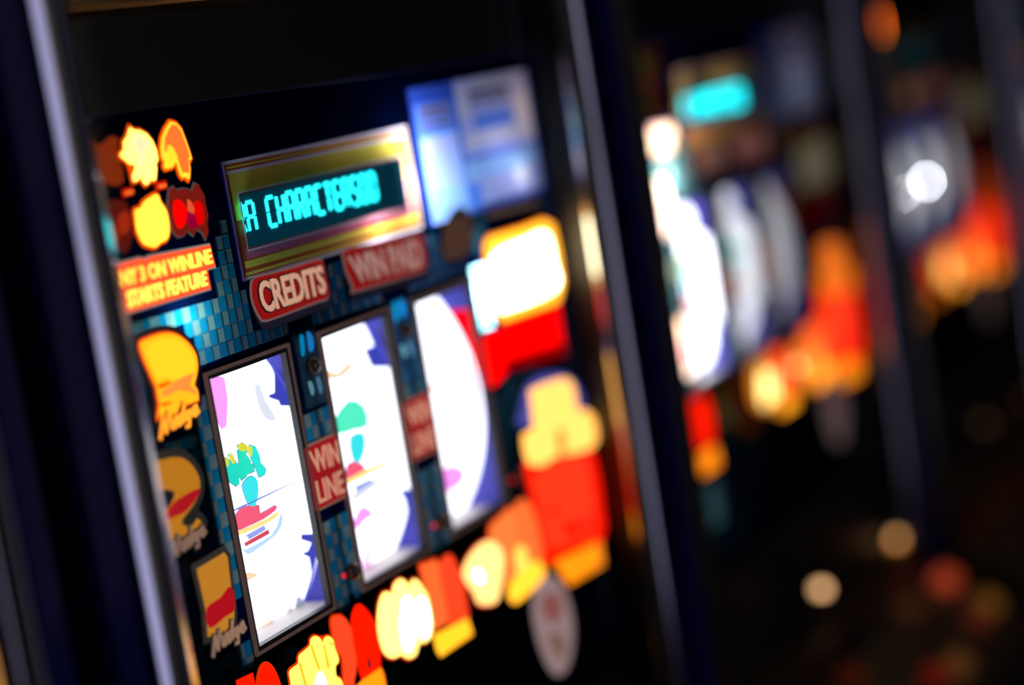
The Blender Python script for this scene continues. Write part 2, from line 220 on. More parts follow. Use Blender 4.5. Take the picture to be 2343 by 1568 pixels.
def inside(x, z, p):
    r = False
    for i in range(len(p)):
        (x1, z1), (x2, z2) = p[i-1], p[i]
        if (z1 > z) != (z2 > z) and x < (x2-x1)*(z-z1)/(z2-z1)+x1: r = not r
    return r
def prism(name, polys, y0, y1, back=True, sides=True):
    """flat shapes in the front plane; y0 front, y1 rear (metres), outline in mm"""
    bm = bmesh.new()
    for p in polys:
        if area(p) < 0: p = p[::-1]
        f = [bm.verts.new((x/1000, y0, EYE+z/1000)) for x, z in p]; r = [bm.verts.new((x/1000, y1, EYE+z/1000)) for x, z in p]
        bm.faces.new(f)
        if back: bm.faces.new(r[::-1])
        if sides:
            for i in range(len(p)): bm.faces.new((f[i-1], r[i-1], r[i], f[i]))
    bm.verts.ensure_lookup_table(); bmesh.ops.delete(bm, geom=[v for v in bm.verts if not v.link_faces], context='VERTS')
    bm.normal_update()
    me = bpy.data.meshes.new(name); bm.to_mesh(me); bm.free(); return me
LAYER = 0.0007
def piece(name, poly, lay, mat, parent, key=None):
    """one printed piece of the artwork, its own thin plate; lay 0 lies on the panel"""
    return link(name, cached(key or (name, lay, tuple(poly)), lambda: prism(name, [poly], -LAYER*(lay+1), -LAYER*lay)), mat, parent)
def text_mesh(s, quad, y, bold=0.02, key=None):
    """lettering fitted into a quad given TL,TR,BR,BL in mm"""
    cu = bpy.data.curves.new('lettering', 'FONT'); cu.body = s; cu.offset = bold; cu.extrude = 0.0; cu.resolution_u = 3
    o = bpy.data.objects.new('lettering', cu); COL.objects.link(o)
    bpy.context.view_layer.update()
    me = bpy.data.meshes.new_from_object(o.evaluated_get(bpy.context.evaluated_depsgraph_get()))
    bpy.data.objects.remove(o, do_unlink=True); bpy.data.curves.remove(cu)
    xs = [v.co.x for v in me.vertices]; ys = [v.co.y for v in me.vertices]
    x0, x1, y0_, y1_ = min(xs), max(xs), min(ys), max(ys)
    tl, tr, br, bl = [Vector(q) for q in quad]
    for v in me.vertices:
        u = (v.co.x-x0)/(x1-x0); w = (v.co.y-y0_)/(y1_-y0_)
        q = (bl*(1-u)+br*u)*(1-w)+(tl*(1-u)+tr*u)*w
        v.co = (q.x/1000, y, EYE+q.y/1000)
    bm = bmesh.new(); bm.from_mesh(me)
    ex = bmesh.ops.extrude_face_region(bm, geom=bm.faces[:])
    for e in ex['geom']:
        if isinstance(e, bmesh.types.BMVert): e.co.y += 0.0006
    bmesh.ops.recalc_face_normals(bm, faces=bm.faces[:])
    bm.to_mesh(me); bm.free(); me.materials.clear(); me.name = 'lettering'
    return me
def letters(name, s, quad, lay, mat, parent, bold=0.02):
    return link(name, cached((name, s, tuple(quad)), lambda: text_mesh(s, quad, -LAYER*(lay+1), bold)), mat, parent)
NUDGE = [[(0,0),(.06,.92),(.14,.12),(.2,1.05)], [(.27,.68),(.28,.18),(.34,.12),(.39,.68),(.4,.1)], [(.53,.2),(.47,.1),(.45,.4),(.5,.62),(.54,.35),(.575,1.12),(.565,.1)],
         [(.72,.56),(.65,.52),(.63,.2),(.69,.1),(.73,.56),(.71,-.3),(.64,-.25)], [(.8,.34),(.9,.42),(.88,.64),(.81,.55),(.8,.2),(.86,.08),(.95,.2)]]
def stroke_mesh(quad, y, wd):
    tl, tr, br, bl = [Vector(q) for q in quad]
    def m(u, w): return (bl*(1-u)+br*u)*(1-w)+(tl*(1-u)+tr*u)*w
    polys = []
    for st in NUDGE:
        pts = [m(*q) for q in st]
        for a, b in zip(pts, pts[1:]):
            d = (b-a); n = Vector((-d.y, d.x)).normalized()*wd; e = d.normalized()*wd*0.5
            polys.append([tuple(a-n-e), tuple(b-n+e), tuple(b+n+e), tuple(a+n-e)])
    return prism('nudge_lettering', polys, y, y+0.0006)

# ---------------------------------------------------------------- materials
MATS = {}
def principled(name, col, rough=0.5, metal=0.0, coat=0.0, noise=None, emit=None):
    if name in MATS: return MATS[name]
    m = bpy.data.materials.new(name); m.use_nodes = True; nt = m.node_tree; b = nt.nodes['Principled BSDF']
    b.inputs['Base Color'].default_value = (*col, 1); b.inputs['Roughness'].default_value = rough; b.inputs['Metallic'].default_value = metal
    b.inputs['Coat Weight'].default_value = coat
    if noise:
        sc, amt = noise
        tc = nt.nodes.new('ShaderNodeTexCoord'); n = nt.nodes.new('ShaderNodeTexNoise'); n.inputs['Scale'].default_value = sc; n.inputs['Detail'].default_value = 4
        mx = nt.nodes.new('ShaderNodeMix'); mx.data_type = 'RGBA'; mx.inputs['A'].default_value = (*[c*(1-amt) for c in col], 1); mx.inputs['B'].default_value = (*[min(1, c*(1+amt)) for c in col], 1)
        nt.links.new(tc.outputs['Object'], n.inputs['Vector']); nt.links.new(n.outputs['Fac'], mx.inputs['Factor']); nt.links.new(mx.outputs['Result'], b.inputs['Base Color'])
        mr = nt.nodes.new('ShaderNodeMapRange'); mr.inputs['To Min'].default_value = max(0.02, rough*0.8); mr.inputs['To Max'].default_value = rough*1.2
        nt.links.new(n.outputs['Fac'], mr.inputs['Value']); nt.links.new(mr.outputs['Result'], b.inputs['Roughness'])
    MATS[name] = m; return m
def glow(col, k=1.0, white=0.0):
    """backlit print: gives off the light of the bulb behind it; k is how brightly that bulb burns"""
    key = ('glow', tuple(round(c, 4) for c in col), round(k, 3), white)
    if key in MATS: return MATS[key]
    m = bpy.data.materials.new('backlit_print'); m.use_nodes = True; nt = m.node_tree; nt.nodes.clear()
    mxv = max(col) or 1
    e = nt.nodes.new('ShaderNodeEmission'); c = [v/mxv*(1-white)+white for v in col]; e.inputs[0].default_value = (*c, 1); e.inputs[1].default_value = mxv*k
    d = nt.nodes.new('ShaderNodeBsdfDiffuse'); d.inputs[0].default_value = (*[v/mxv*0.25 for v in col], 1)
    a = nt.nodes.new('ShaderNodeAddShader'); o = nt.nodes.new('ShaderNodeOutputMaterial')
    nt.links.new(e.outputs[0], a.inputs[0]); nt.links.new(d.outputs[0], a.inputs[1]); nt.links.new(a.outputs[0], o.inputs[0])
    m.cycles.emission_sampling = 'FRONT' if mxv*k > 2.25 and max(col) in (2.6, 9) else 'NONE'
    MATS[key] = m; return m
def sheer(name, col, diff=0.15, spread=0.0, scale=200):
    """printed film that lets lamps behind it show through"""
    if name in MATS: return MATS[name]
    m = bpy.data.materials.new(name); m.use_nodes = True; nt = m.node_tree; nt.nodes.clear()
    t = nt.nodes.new('ShaderNodeBsdfTranslucent'); d = nt.nodes.new('ShaderNodeBsdfDiffuse'); mx = nt.nodes.new('ShaderNodeMixShader'); mx.inputs[0].default_value = diff
    o = nt.nodes.new('ShaderNodeOutputMaterial')
    t.inputs[0].default_value = (*col, 1); d.inputs[0].default_value = (*col, 1)
    if spread:
        oi = nt.nodes.new('ShaderNodeTexCoord'); n = nt.nodes.new('ShaderNodeTexNoise'); n.inputs['Scale'].default_value = scale
        r = nt.nodes.new('ShaderNodeMix'); r.data_type = 'RGBA'; r.inputs['A'].default_value = (*[c*(1-spread) for c in col], 1); r.inputs['B'].default_value = (*[min(1, c*(1+spread)) for c in col], 1)
        nt.links.new(oi.outputs['Object'], n.inputs['Vector']); nt.links.new(n.outputs['Fac'], r.inputs['Factor']); nt.links.new(r.outputs['Result'], t.inputs[0]); nt.links.new(r.outputs['Result'], d.inputs[0])
    nt.links.new(t.outputs[0], mx.inputs[1]); nt.links.new(d.outputs[0], mx.inputs[2]); nt.links.new(mx.outputs[0], o.inputs[0])
    MATS[name] = m; return m
def clear_glass():
    if 'glass' in MATS: return MATS['glass']
    m = bpy.data.materials.new('front_glass'); m.use_nodes = True; nt = m.node_tree; nt.nodes.clear()
    t = nt.nodes.new('ShaderNodeBsdfTransparent'); g = nt.nodes.new('ShaderNodeBsdfGlossy'); g.inputs['Roughness'].default_value = 0.03
    lw = nt.nodes.new('ShaderNodeLayerWeight'); pw = nt.nodes.new('ShaderNodeMath'); pw.operation = 'POWER'; pw.inputs[1].default_value = 5.0
    f = nt.nodes.new('ShaderNodeMath'); f.operation = 'MULTIPLY_ADD'; f.inputs[1].default_value = 0.3; f.inputs[2].default_value = 0.02
    nt.links.new(lw.outputs['Facing'], pw.inputs[0]); nt.links.new(pw.outputs[0], f.inputs[0]); mx = nt.nodes.new('ShaderNodeMixShader'); o = nt.nodes.new('ShaderNodeOutputMaterial')
    nt.links.new(f.outputs[0], mx.inputs[0]); nt.links.new(t.outputs[0], mx.inputs[1]); nt.links.new(g.outputs[0], mx.inputs[2]); nt.links.new(mx.outputs[0], o.inputs[0])
    MATS['glass'] = m; return m
def brushed(name, col, rough):
    m = principled(name, col, rough, 1.0); nt = m.node_tree; b = nt.nodes['Principled BSDF']
    tc = nt.nodes.new('ShaderNodeTexCoord'); mp = nt.nodes.new('ShaderNodeMapping'); mp.inputs['Scale'].default_value = (900, 900, 3); n = nt.nodes.new('ShaderNodeTexNoise'); n.inputs['Scale'].default_value = 1
    mr = nt.nodes.new('ShaderNodeMapRange'); mr.inputs['To Min'].default_value = rough*0.85; mr.inputs['To Max'].default_value = rough*1.15
    nt.links.new(tc.outputs['Object'], mp.inputs['Vector']); nt.links.new(mp.outputs[0], n.inputs['Vector']); nt.links.new(n.outputs['Fac'], mr.inputs['Value']); nt.links.new(mr.outputs[0], b.inputs['Roughness'])
    return m
CHROME = brushed('brushed_chrome', (0.75, 0.73, 0.71), 0.15)
DARK_METAL = brushed('dark_brass', (0.5, 0.34, 0.19), 0.25)
BLUE = principled('deep_blue_paint', (0.004, 0.005, 0.24), 0.45, 0.0, 0.2, noise=(30, 0.2))
BLACK = principled('black_plastic', (0.008, 0.008, 0.008), 0.45, noise=(50, 0.3))
SMOKE = principled('smoked_header', (0.014, 0.013, 0.012), 0.35, noise=(20, 0.3))
CAVITY = principled('reel_housing_blue', (0.05, 0.05, 0.45), 0.6, noise=(40, 0.2))
LEDGE = principled('reel_ledge', (0.5, 0.45, 0.42), 0.5, noise=(60, 0.2))
TRIM = principled('brown_window_trim', (0.2, 0.11, 0.08), 0.4, noise=(80, 0.2))
DECKM = principled('deck_laminate', (0.03, 0.022, 0.018), 0.4, noise=(25, 0.4))
BOLTM = principled('bolt_head', (0.3, 0.22, 0.16), 0.35, 1.0, noise=(90, 0.2))
TILE_DARK = sheer('tile_blue_film', (0.0013, 0.05, 0.085), 0.06, 0.35, 90)
TILE_LIGHT = sheer('tile_grey_film', (0.042, 0.065, 0.062), 0.06, 0.3, 90)
PANEL_FILM = sheer('panel_navy_film', (0.0003, 0.0012, 0.008), 0.2, 0.3, 40)
REFL_FILM = sheer('card_lavender_film', (0.55, 0.55, 0.85), 0.1, 0.1, 30)  # films for the reflection painted right of the display
REFL_PALE = sheer('card_pale_film', (0.8, 0.72, 0.75), 0.1, 0.1, 30)
REFL_BLUE = sheer('card_blue_film', (0.14, 0.3, 0.85), 0.1, 0.1, 30)
REFL_DARK = sheer('card_brown_film', (0.2, 0.12, 0.07), 0.1, 0.2, 60)
REFL_DEEP = sheer('card_deep_film', (0.04, 0.1, 0.5), 0.1, 0.1, 30)
BOSS_TEAL = sheer('boss_teal_film', (0.008, 0.022, 0.03), 0.1, 0.6, 70)
BOSS_BLUE = sheer('boss_blue_film', (0.012, 0.05, 0.085), 0.1, 0.6, 60)
BOSS_GLARE = sheer('boss_pale_film', (0.55, 0.85, 0.9), 0.1, 0.3, 60)  # pale panel stands in for the glare around the third bolt
REFL_SKY = sheer('card_sky_film', (0.4, 0.62, 0.95), 0.1, 0.1, 30)
GOLD_FILM = sheer('gold_print_film', (0.62, 0.48, 0.06), 0.35, 0.2, 60)
RUST_FILM = sheer('rust_print_film', (0.4, 0.07, 0.02), 0.35, 0.2, 60)
PALE_FILM = sheer('pale_border_film', (0.6, 0.55, 0.58), 0.35, 0.1, 60)
PINK_FILM = sheer('plum_print_film', (0.5, 0.12, 0.16), 0.35, 0.1, 60)

# ---------------------------------------------------------------- the room
def structure(name, me, mat):
    o = link(name, me, mat); o['kind'] = 'structure'; return o
CARPET = principled('dark_carpet', (0.02, 0.012, 0.01), 0.95, noise=(120, 0.6))
PLASTER = principled('dim_plaster', (0.03, 0.026, 0.024), 0.9, noise=(8, 0.3))
structure('floor', box_mesh('floor', -3.0, 5.5, -3.2, 1.1, -0.1, 0.0), CARPET)
structure('ceiling', box_mesh('ceiling', -3.0, 5.5, -3.2, 1.1, 2.6, 2.7), PLASTER)
structure('wall_back', box_mesh('wall_back', -3.0, 5.5, 1.0, 1.1, 0.0, 2.6), PLASTER)
ADDED_WINDOWS = [(-0.1, 0.5), (2.2, 2.8)]; WZ0, WZ1 = 0.35, 2.3  # unseen windows, added to put light streaks on the chrome
def wall_with_added_windows():
    bm = bmesh.new(); xs = [-3.0, ADDED_WINDOWS[0][0], ADDED_WINDOWS[0][1], ADDED_WINDOWS[1][0], ADDED_WINDOWS[1][1], 5.5]
    for k in range(5):
        if k % 2: add_box(bm, xs[k], xs[k+1], -2.5, -2.4, 0, WZ0); add_box(bm, xs[k], xs[k+1], -2.5, -2.4, WZ1, 2.6)
        else: add_box(bm, xs[k], xs[k+1], -2.5, -2.4, 0, 2.6)
    return to_mesh('wall_front', bm)
structure('wall_front', wall_with_added_windows(), PLASTER)
for k, (wa, wb) in enumerate(ADDED_WINDOWS):
    wn = structure('window_%d' % (k+1), box_mesh('window_sill', wa-0.03, wb+0.03, -2.41, -2.34, WZ0-0.03, WZ0), principled('window_paint', (0.4, 0.4, 0.42), 0.5, noise=(15, 0.1)))
    mid = (wa+wb)/2
    for b in ((wa, wa+0.04, WZ0, WZ1), (wb-0.04, wb, WZ0, WZ1), (wa+0.04, wb-0.04, WZ1-0.04, WZ1), (mid-0.02, mid+0.02, WZ0, WZ1-0.04), (wa+0.04, mid-0.02, 1.28, 1.32), (mid+0.02, wb-0.04, 1.28, 1.32)):
        link('window_bar', box_mesh('window_bar', b[0], b[1], -2.47, -2.42, b[2], b[3]), MATS['window_paint'], wn)
    for (xa, xb) in ((wa+0.04, mid-0.02), (mid+0.02, wb-0.04)):
        for (za, zb) in ((WZ0, 1.28), (1.32, WZ1-0.04)): link('window_pane', box_mesh('window_pane', xa, xb, -2.455, -2.45, za, zb), glow((0.55, 0.55, 0.95) if k == 0 else (0.3, 0.26, 0.25)), wn)
structure('wall_end', box_mesh('wall_end', 5.4, 5.5, -3.2, 1.0, 0.0, 2.6), PLASTER)

# ---------------------------------------------------------------- the machines
def chrome_profile(mirror):
    if not mirror:
        return [(0, -24.6), (0, -28), (0.6, -29.8), (6.4, -31.7), (7.2, -31.7), (7.8, -30.2), (8.6, -30.0), (12.5, -30.0), (13, -31.4), (14.5, -33.4), (17.0, -34.6), (18.6, -34.8), (27.6, -30.8), (28.3, -30.2), (28.5, -24.6)]
    pts = []
    def rib(x0, x1, yb, h, n=8):
        for i in range(n+1):
            a = math.pi*i/n; pts.append(((x0+x1)/2-(x1-x0)/2*math.cos(a), yb-h*math.sin(a)))
    rib(0, 12, -27, 8, 10); rib(12.6, 16, -26, 1.5, 4); rib(16.6, 28.5, -27, 5.5, 10)
    pts.append((28.5, -24.6)); pts.append((0, -24.6))
    return pts
def trim_mesh(x, mirror):
    bm = bmesh.new(); pr = chrome_profile(mirror); rings = []
    for z in (0.86, 1.70):
        rings.append([bm.verts.new(((x+(28.5-px if mirror else px))/1000, py/1000, z)) for px, py in pr])
    n = len(pr)
    for i in range(n): bm.faces.new((rings[0][i-1], rings[0][i], rings[1][i], rings[1][i-1]))
    bm.faces.new(rings[0]); bm.faces.new(rings[1][::-1])
    return to_mesh('chrome_trim', bm)
def cross_trim_mesh():
    bm = bmesh.new(); rings = []
    pr = [(61,-0),(61,-6),(62,-11),(65,-13),(68,-11),(69,-7),(71,-7),(72,-12),(75,-16),(79,-17),(83,-15),(85,-10),(86,0)]
    for x in (-0.286, 0.286): rings.append([bm.verts.new((x, y/1000, EYE+z/1000)) for z, y in pr])
    n = len(pr)
    for i in range(n): bm.faces.new((rings[0][i-1], rings[0][i], rings[1][i], rings[1][i-1]))
    bm.faces.new(rings[0]); bm.faces.new(rings[1][::-1])
    return to_mesh('cross_trim', bm)
WIN = [(-186.0, -109.0), (-68.0, 10.0), (50.0, 127.0)]; WZ = (-297.0, -142.0)
DRUM = [(-200.0, -88.0), (-82.0, 28.0), (36.0, 131.0)]
DISP = (-139.0, 76.0, -95.0, -25.5); DWIN = (-127.0, 61.5, -77.0, -46.0)
REFL = (86.0, 268.0, -95.0, -2.0)
BOSS = [(-98.0, -74.0, -180.0, -133.0), (16.0, 43.0, -190.0, -133.0), (133.0, 153.0, -177.0, -131.0)]
HOLES = [(a, b, WZ[0], WZ[1]) for a, b in WIN]+[DISP, REFL]+BOSS
def drum_mesh(x0, x1, R=0.13, y0=0.006, zc=-0.222, a0=-39, a1=38, n=40):
    bm = bmesh.new(); prev = None; cap = [[], []]
    for i in range(n+1):
        a = math.radians(a0+(a1-a0)*i/n); y = y0+R-R*math.cos(a); z = EYE+zc+R*math.sin(a)
        cur = [bm.verts.new((x/1000, y, z)) for x in (x0, x1)]
        for k in (0, 1): cap[k].append(cur[k])
        if prev: bm.faces.new((prev[0], prev[1], cur[1], cur[0]))
        prev = cur
    bm.faces.new(cap[0]); bm.faces.new(cap[1][::-1]); bm.faces.new((cap[0][0], cap[0][-1], cap[1][-1], cap[1][0]))
    me = to_mesh('reel', bm); return me
def decal_mesh(name, poly, lift, clip, R=0.13, y0=0.006, zc=-0.222):
    """a print on the drum, cut into strips so that it follows the curve"""
    poly = [(min(max(x, clip[0]), clip[1]), a) for x, a in poly]
    bm = bmesh.new(); f = bm.faces.new([bm.verts.new((x/1000, 0, a)) for x, a in poly])
    amin, amax = min(a for _, a in poly), max(a for _, a in poly)
    k = math.ceil(amin/2)*2
    while k < amax:
        bmesh.ops.bisect_plane(bm, geom=bm.verts[:]+bm.edges[:]+bm.faces[:], plane_co=(0, 0, k), plane_no=(0, 0, 1)); k += 2
    ex = bmesh.ops.extrude_face_region(bm, geom=bm.faces[:])
    low = {e for e in ex['geom'] if isinstance(e, bmesh.types.BMVert)}
    for v in bm.verts:
        r = R+(0.0 if v in low else lift); a = math.radians(v.co.z)
        v.co = (v.co.x, y0+R-r*math.cos(a), EYE+zc+r*math.sin(a))
    return to_mesh(name, bm)
SEG = {'0':'abcdef','A':'abcefgh','C':'adef','H':'bcefgh','R':'abefghm','T':'ail','E':'adefgh','S':'acdfgh',' ':''}
def display_char_mesh(ch, x, z0, w, h):
    """one character of the fluorescent display, bars in mm"""
    t = 1.15; L, Rr, M = x, x+w, x+w/2; zt, zm, zb = z0+h, z0+h/2, z0
    bars = {'a':((L,zt),(Rr,zt)),'b':((Rr,zt),(Rr,zm)),'c':((Rr,zm),(Rr,zb)),'d':((L,zb),(Rr,zb)),'e':((L,zm),(L,zb)),'f':((L,zt),(L,zm)),'g':((L,zm),(M,zm)),'h':((M,zm),(Rr,zm)),'i':((M,zt),(M,zm)),'l':((M,zm),(M,zb)),'m':((M,zm),(Rr,zb))}
    polys = []
    for s in SEG[ch]:
        a, b = Vector(bars[s][0]), Vector(bars[s][1]); d = (b-a).normalized(); n = Vector((-d.y, d.x))*t; a = a+d*0.5; b = b-d*0.5
        polys.append([tuple(a-n), tuple(b-n), tuple(b+n), tuple(a+n)])
    return prism('character', polys, 0.0004, 0.0009)
def dome_mesh(name, r, h, n=20):
    bm = bmesh.new(); rings = []
    prof = [(r, 0), (r, -h*0.35), (r*0.92, -h*0.6), (r*0.7, -h*0.85), (r*0.35, -h)]
    for rr, y in prof: rings.append([bm.verts.new((rr*math.cos(2*math.pi*i/n), y, rr*math.sin(2*math.pi*i/n))) for i in range(n)])
    for a, b in zip(rings, rings[1:]):
        for i in range(n): bm.faces.new((a[i-1], a[i], b[i], b[i-1]))
    bm.faces.new(rings[0]); bm.faces.new(rings[-1][::-1])
    return to_mesh(name, bm, True)
def frame_mesh(name, o, i, y0, y1):
    """flat picture-frame ring: outer and inner rectangles x0,x1,z0,z1 in mm"""
    polys = [[(o[0],i[3]),(o[1],i[3]),(o[1],o[3]),(o[0],o[3])], [(o[0],o[2]),(o[1],o[2]),(o[1],i[2]),(o[0],i[2])], [(o[0],i[2]),(i[0],i[2]),(i[0],i[3]),(o[0],i[3])], [(i[1],i[2]),(o[1],i[2]),(o[1],i[3]),(i[1],i[3])]]
    return prism(name, polys, y0, y1, back=False)
def ring(name, o, i, y0, y1, mat, parent):
    return link(name, cached((name, o, i), lambda: frame_mesh(name, o, i, y0, y1)), mat, parent)
def rect(x0, x1, z0, z1): return [(x0, z0), (x1, z0), (x1, z1), (x0, z1)]
# where printed pieces leave no tiles
ART = ['sign','n3','n2','n1','n3_txt','n2_txt','n1_txt','credits','winpaid','d1_1','d1_0','d1_base','y1','d2_2','d2_0','d2_base','y2','d3_5','d3_0','d3_base','y3','d4_1','d4_0','d4_base','cap','flask','flask_base','halo','box','red','oval','wing_a','wing_b','lump','burst','ember_a','ember_b','brown','stripe']
COVER = [offset(T[k], 5 if k not in ('credits', 'winpaid') else 6) for k in ART]+[rect(*WLP) for WLP in ((-112,-64,-245,-196), (4,54,-245,-196))]
TW, TH = 7.0, 8.3
def tile_grid():
    out = []
    for r in range(52):
        z = -58-r*TH
        if z-TH < -462: break
        for c in range(81):
            x = -283+c*TW
            if z > -64 and x < -152: continue
            cx, cz = x+TW/2, z-TH/2
            if any(h[0]-7 < cx < h[1]+7 and h[2]-7 < cz < h[3]+7 for h in HOLES[:5]) or any(h[0]-4 < cx < h[1]+4 and h[2]-4.5 < cz < h[3]+4.5 for h in BOSS): continue
            if any(inside(cx, cz, p) for p in COVER): continue
            out.append((cx, cz, (r+c) % 2))
    return out
def panel_mesh():
    """the black artwork sheet: everything that is neither tile nor opening"""
    tiles = {(round(cx, 2), round(cz, 2)) for cx, cz, _ in cached('grid', tile_grid)}
    xs = sorted({-286.0, 286.0, *[-283+c*TW for c in range(82)], *[v for h in HOLES for v in h[:2]]}); zs = sorted({-468.0, 10.0, *[-58-r*TH for r in range(50) if -58-r*TH > -468], *[v for h in HOLES for v in h[2:]]})
    bm = bmesh.new(); vs = {}
    def v(i, j):
        if (i, j) not in vs: vs[i, j] = bm.verts.new((xs[i]/1000, 0, EYE+zs[j]/1000))
        return vs[i, j]
    for i in range(len(xs)-1):
        for j in range(len(zs)-1):
            cx, cz = (xs[i]+xs[i+1])/2, (zs[j]+zs[j+1])/2
            if any(h[0] < cx < h[1] and h[2] < cz < h[3] for h in HOLES): continue
            c, q = math.floor((cx+283)/TW), math.floor((-58-cz)/TH)
            if (round(-283+c*TW+TW/2, 2), round(-58-q*TH-TH/2, 2)) in tiles: continue
            bm.faces.new((v(i, j), v(i+1, j), v(i+1, j+1), v(i, j+1)))
    return to_mesh('artwork_panel', bm)
def tile_box(bm, cx, cz, kind):
    g = 0.35 if kind else 0.55; h = 0.0005 if kind else 0.0003
    x0, x1, z0, z1 = (cx-TW/2+g)/1000, (cx+TW/2-g)/1000, EYE+(cz-TH/2+g)/1000, EYE+(cz+TH/2-g)/1000
    f = [bm.verts.new(p) for p in ((x0,-h,z0),(x1,-h,z0),(x1,-h,z1),(x0,-h,z1))]; e = g/1000; b = [bm.verts.new(p) for p in ((x0-e,0,z0-e),(x1+e,0,z0-e),(x1+e,0,z1+e),(x0-e,0,z1+e))]
    bm.faces.new(f)
    for i in range(4): bm.faces.new((f[i-1], b[i-1], b[i], f[i]))
def tiles_joined(kind, keep):
    bm = bmesh.new()
    for t in keep:
        if t[2] == kind: tile_box(bm, *t)
    return to_mesh('mosaic_tiles', bm)
def bulb_light(name, loc, col, watts, parent, r=0.008):
    l = bpy.data.lights.new(name, 'POINT'); l.color = col; l.energy = watts; l.shadow_soft_size = r
    o = bpy.data.objects.new(name, l); COL.objects.link(o); o.location = loc; o.parent = parent; return o

def patchwork(key, names, y0, base, rects, parent):
    """flat print made of side-by-side rectangles: base = (x0,x1,z0,z1,mat); later rects overprint earlier ones"""
    rs = [base]+list(rects)
    def cells():
        xs = sorted({v for q in rs for v in q[:2]}); zs = sorted({v for q in rs for v in q[2:4]}); out = {}
        for i in range(len(xs)-1):
            for j in range(len(zs)-1):
                cx, cz = (xs[i]+xs[i+1])/2, (zs[j]+zs[j+1])/2; hit = [k for k, q in enumerate(rs) if q[0] < cx < q[1] and q[2] < cz < q[3]]
                if hit and rs[hit[-1]][4] is not None: out.setdefault(hit[-1], []).append(rect(xs[i], xs[i+1], zs[j], zs[j+1]))
        return out
    cl = cached((key, 'cells'), cells); root = None
    for k in sorted(cl):
        o = link(names[0] if root is None else names[1], cached((key, k), lambda: prism(names[1], cl[k], y0, 0.0, False, False)), rs[k][4], parent if root is None else root)
        root = root or o
    return root
def make_machine(x, label, S, sharp=False, turn=False):
    """one fruit machine; S says which of its lamps burn: key -> (strength, whiteness)"""
    m = bpy.data.objects.new('slot_machine', None); COL.objects.link(m); m.location = (x, -2.1 if turn else 0.0, 0); m.rotation_euler = (0, 0, math.pi if turn else 0)
    tag(m, label, 'slot machine', 'slot machines standing in a row')
    def L(key, col):
        st = S.get(key, S.get('default', (1.0, 0.0))); k, w = st[:2]
        if len(st) > 2: col = tuple(c*t for c, t in zip(col, st[2]))
        return glow(col, k, w)
    # --- cabinet
    box('cabinet_back', (-0.311, 0.311, 0.44, 0.46, 0.0, 1.78), BLACK, m)
    box('cabinet_top', (-0.311, 0.311, -0.02, 0.44, 1.76, 1.78), BLACK, m)
    box('plinth', (-0.311, 0.311, -0.05, 0.44, 0.0, 0.12), BLACK, m)
    for s in (-1, 1):
        a, b = sorted((s*0.3115, s*0.337)); box('cheek_panel', (a, b, -0.026, 0.46, 0.0, 1.80), BLUE, m, 0.003)
    link('chrome_trim', cached('trimL', lambda: trim_mesh(-310.5, False)), CHROME, m)
    link('chrome_trim', cached('trimR', lambda: trim_mesh(282.0, True)), CHROME, m)
    for s in (-1, 1):
        a, b = sorted((s*0.2862, s*0.3)); box('glass_jamb', (a, b, -0.0245, 0.0, EYE-0.6, EYE+0.086), BLACK, m)
    link('cross_trim', cached('cross', cross_trim_mesh), DARK_METAL, m)
    box('top_panel', (-0.286, 0.286, 0.0, 0.01, EYE+0.086, 1.76), SMOKE, m)
    box('header_panel', (-0.286, 0.286, -0.001, 0.004, EYE+0.0102, EYE+0.061), SMOKE, m)
    box('lower_panel', (-0.286, 0.286, -0.002, 0.006, EYE-0.60, EYE-0.468), BLACK, m)
    # --- artwork sheet and tiles
    link('artwork_panel', cached('panel', panel_mesh), PANEL_FILM, m)
    grid = cached('grid', tile_grid)
    if sharp:
        vis = sorted(grid, key=lambda t: t[0]*1.0 + (0 if -330 < t[1] < -60 else 400))
        single, rest = vis[:280], vis[280:]
        tm = []
        for kind in (0, 1):
            bm = bmesh.new(); tile_box(bm, 0, -EYE*1000, kind); tm.append(to_mesh('mosaic_tile', bm))
        for cx, cz, k in single:
            o = link('mosaic_tile', tm[k], TILE_LIGHT if k else TILE_DARK, m); o.location = (cx/1000, 0, EYE+cz/1000)
    else: rest = grid
    for k in (0, 1):
        o = link('mosaic_tiles', cached(('tiles', sharp, k), lambda: tiles_joined(k, rest)), TILE_LIGHT if k else TILE_DARK, m); o['kind'] = 'stuff'
    # --- top left feature lamps
    def rim(name, poly, d, mat, lay=0): return piece(name, offset(poly, d), lay, mat, m)
    black = glow((0.003, 0.003, 0.004)); line = L('lines', (0.05, 0.052, 0.05))
    OR = (1.1, 0.1, 0.0)
    w = rim('wing_lamp', T['wing_a'], 1.6, L('wing_a', OR)); piece('wing_outline', T['wing_a'], 1, L('wing_a', (3.0, 2.4, 0.35)), w); piece('wing_fill', smooth(T['wing_a_in']), 2, L('wing_a', (1.5, 0.95, 0.5)), w)
    w = rim('wing_lamp', T['wing_b'], 1.6, L('wing_b', OR)); piece('wing_outline', T['wing_b'], 1, L('wing_b', (2.0, 0.9, 0.04)), w); piece('wing_fill', T['wing_b_in'], 2, L('wing_b', (1.1, 0.21, 0.03)), w); piece('wing_tip', T['wing_b_y'], 3, L('wing_b', (1.8, 0.85, 0.03)), w)
    piece('ember_lamp', smooth(T['ember_a']), 0, L('ember_a', (0.2, 0.022, 0.003)), m)
    e = piece('ember_lamp', smooth(T['ember_b']), 0, L('ember_b', (0.085, 0.006, 0.003)), m)
    piece('ember_core', smooth(T['ember_b_in']), 1, L('ember_b', (0.35, 0.02, 0.003)), e); piece('ember_core', smooth(T['ember_b_in2']), 1, L('ember_b', (0.3, 0.03, 0.003)), e)
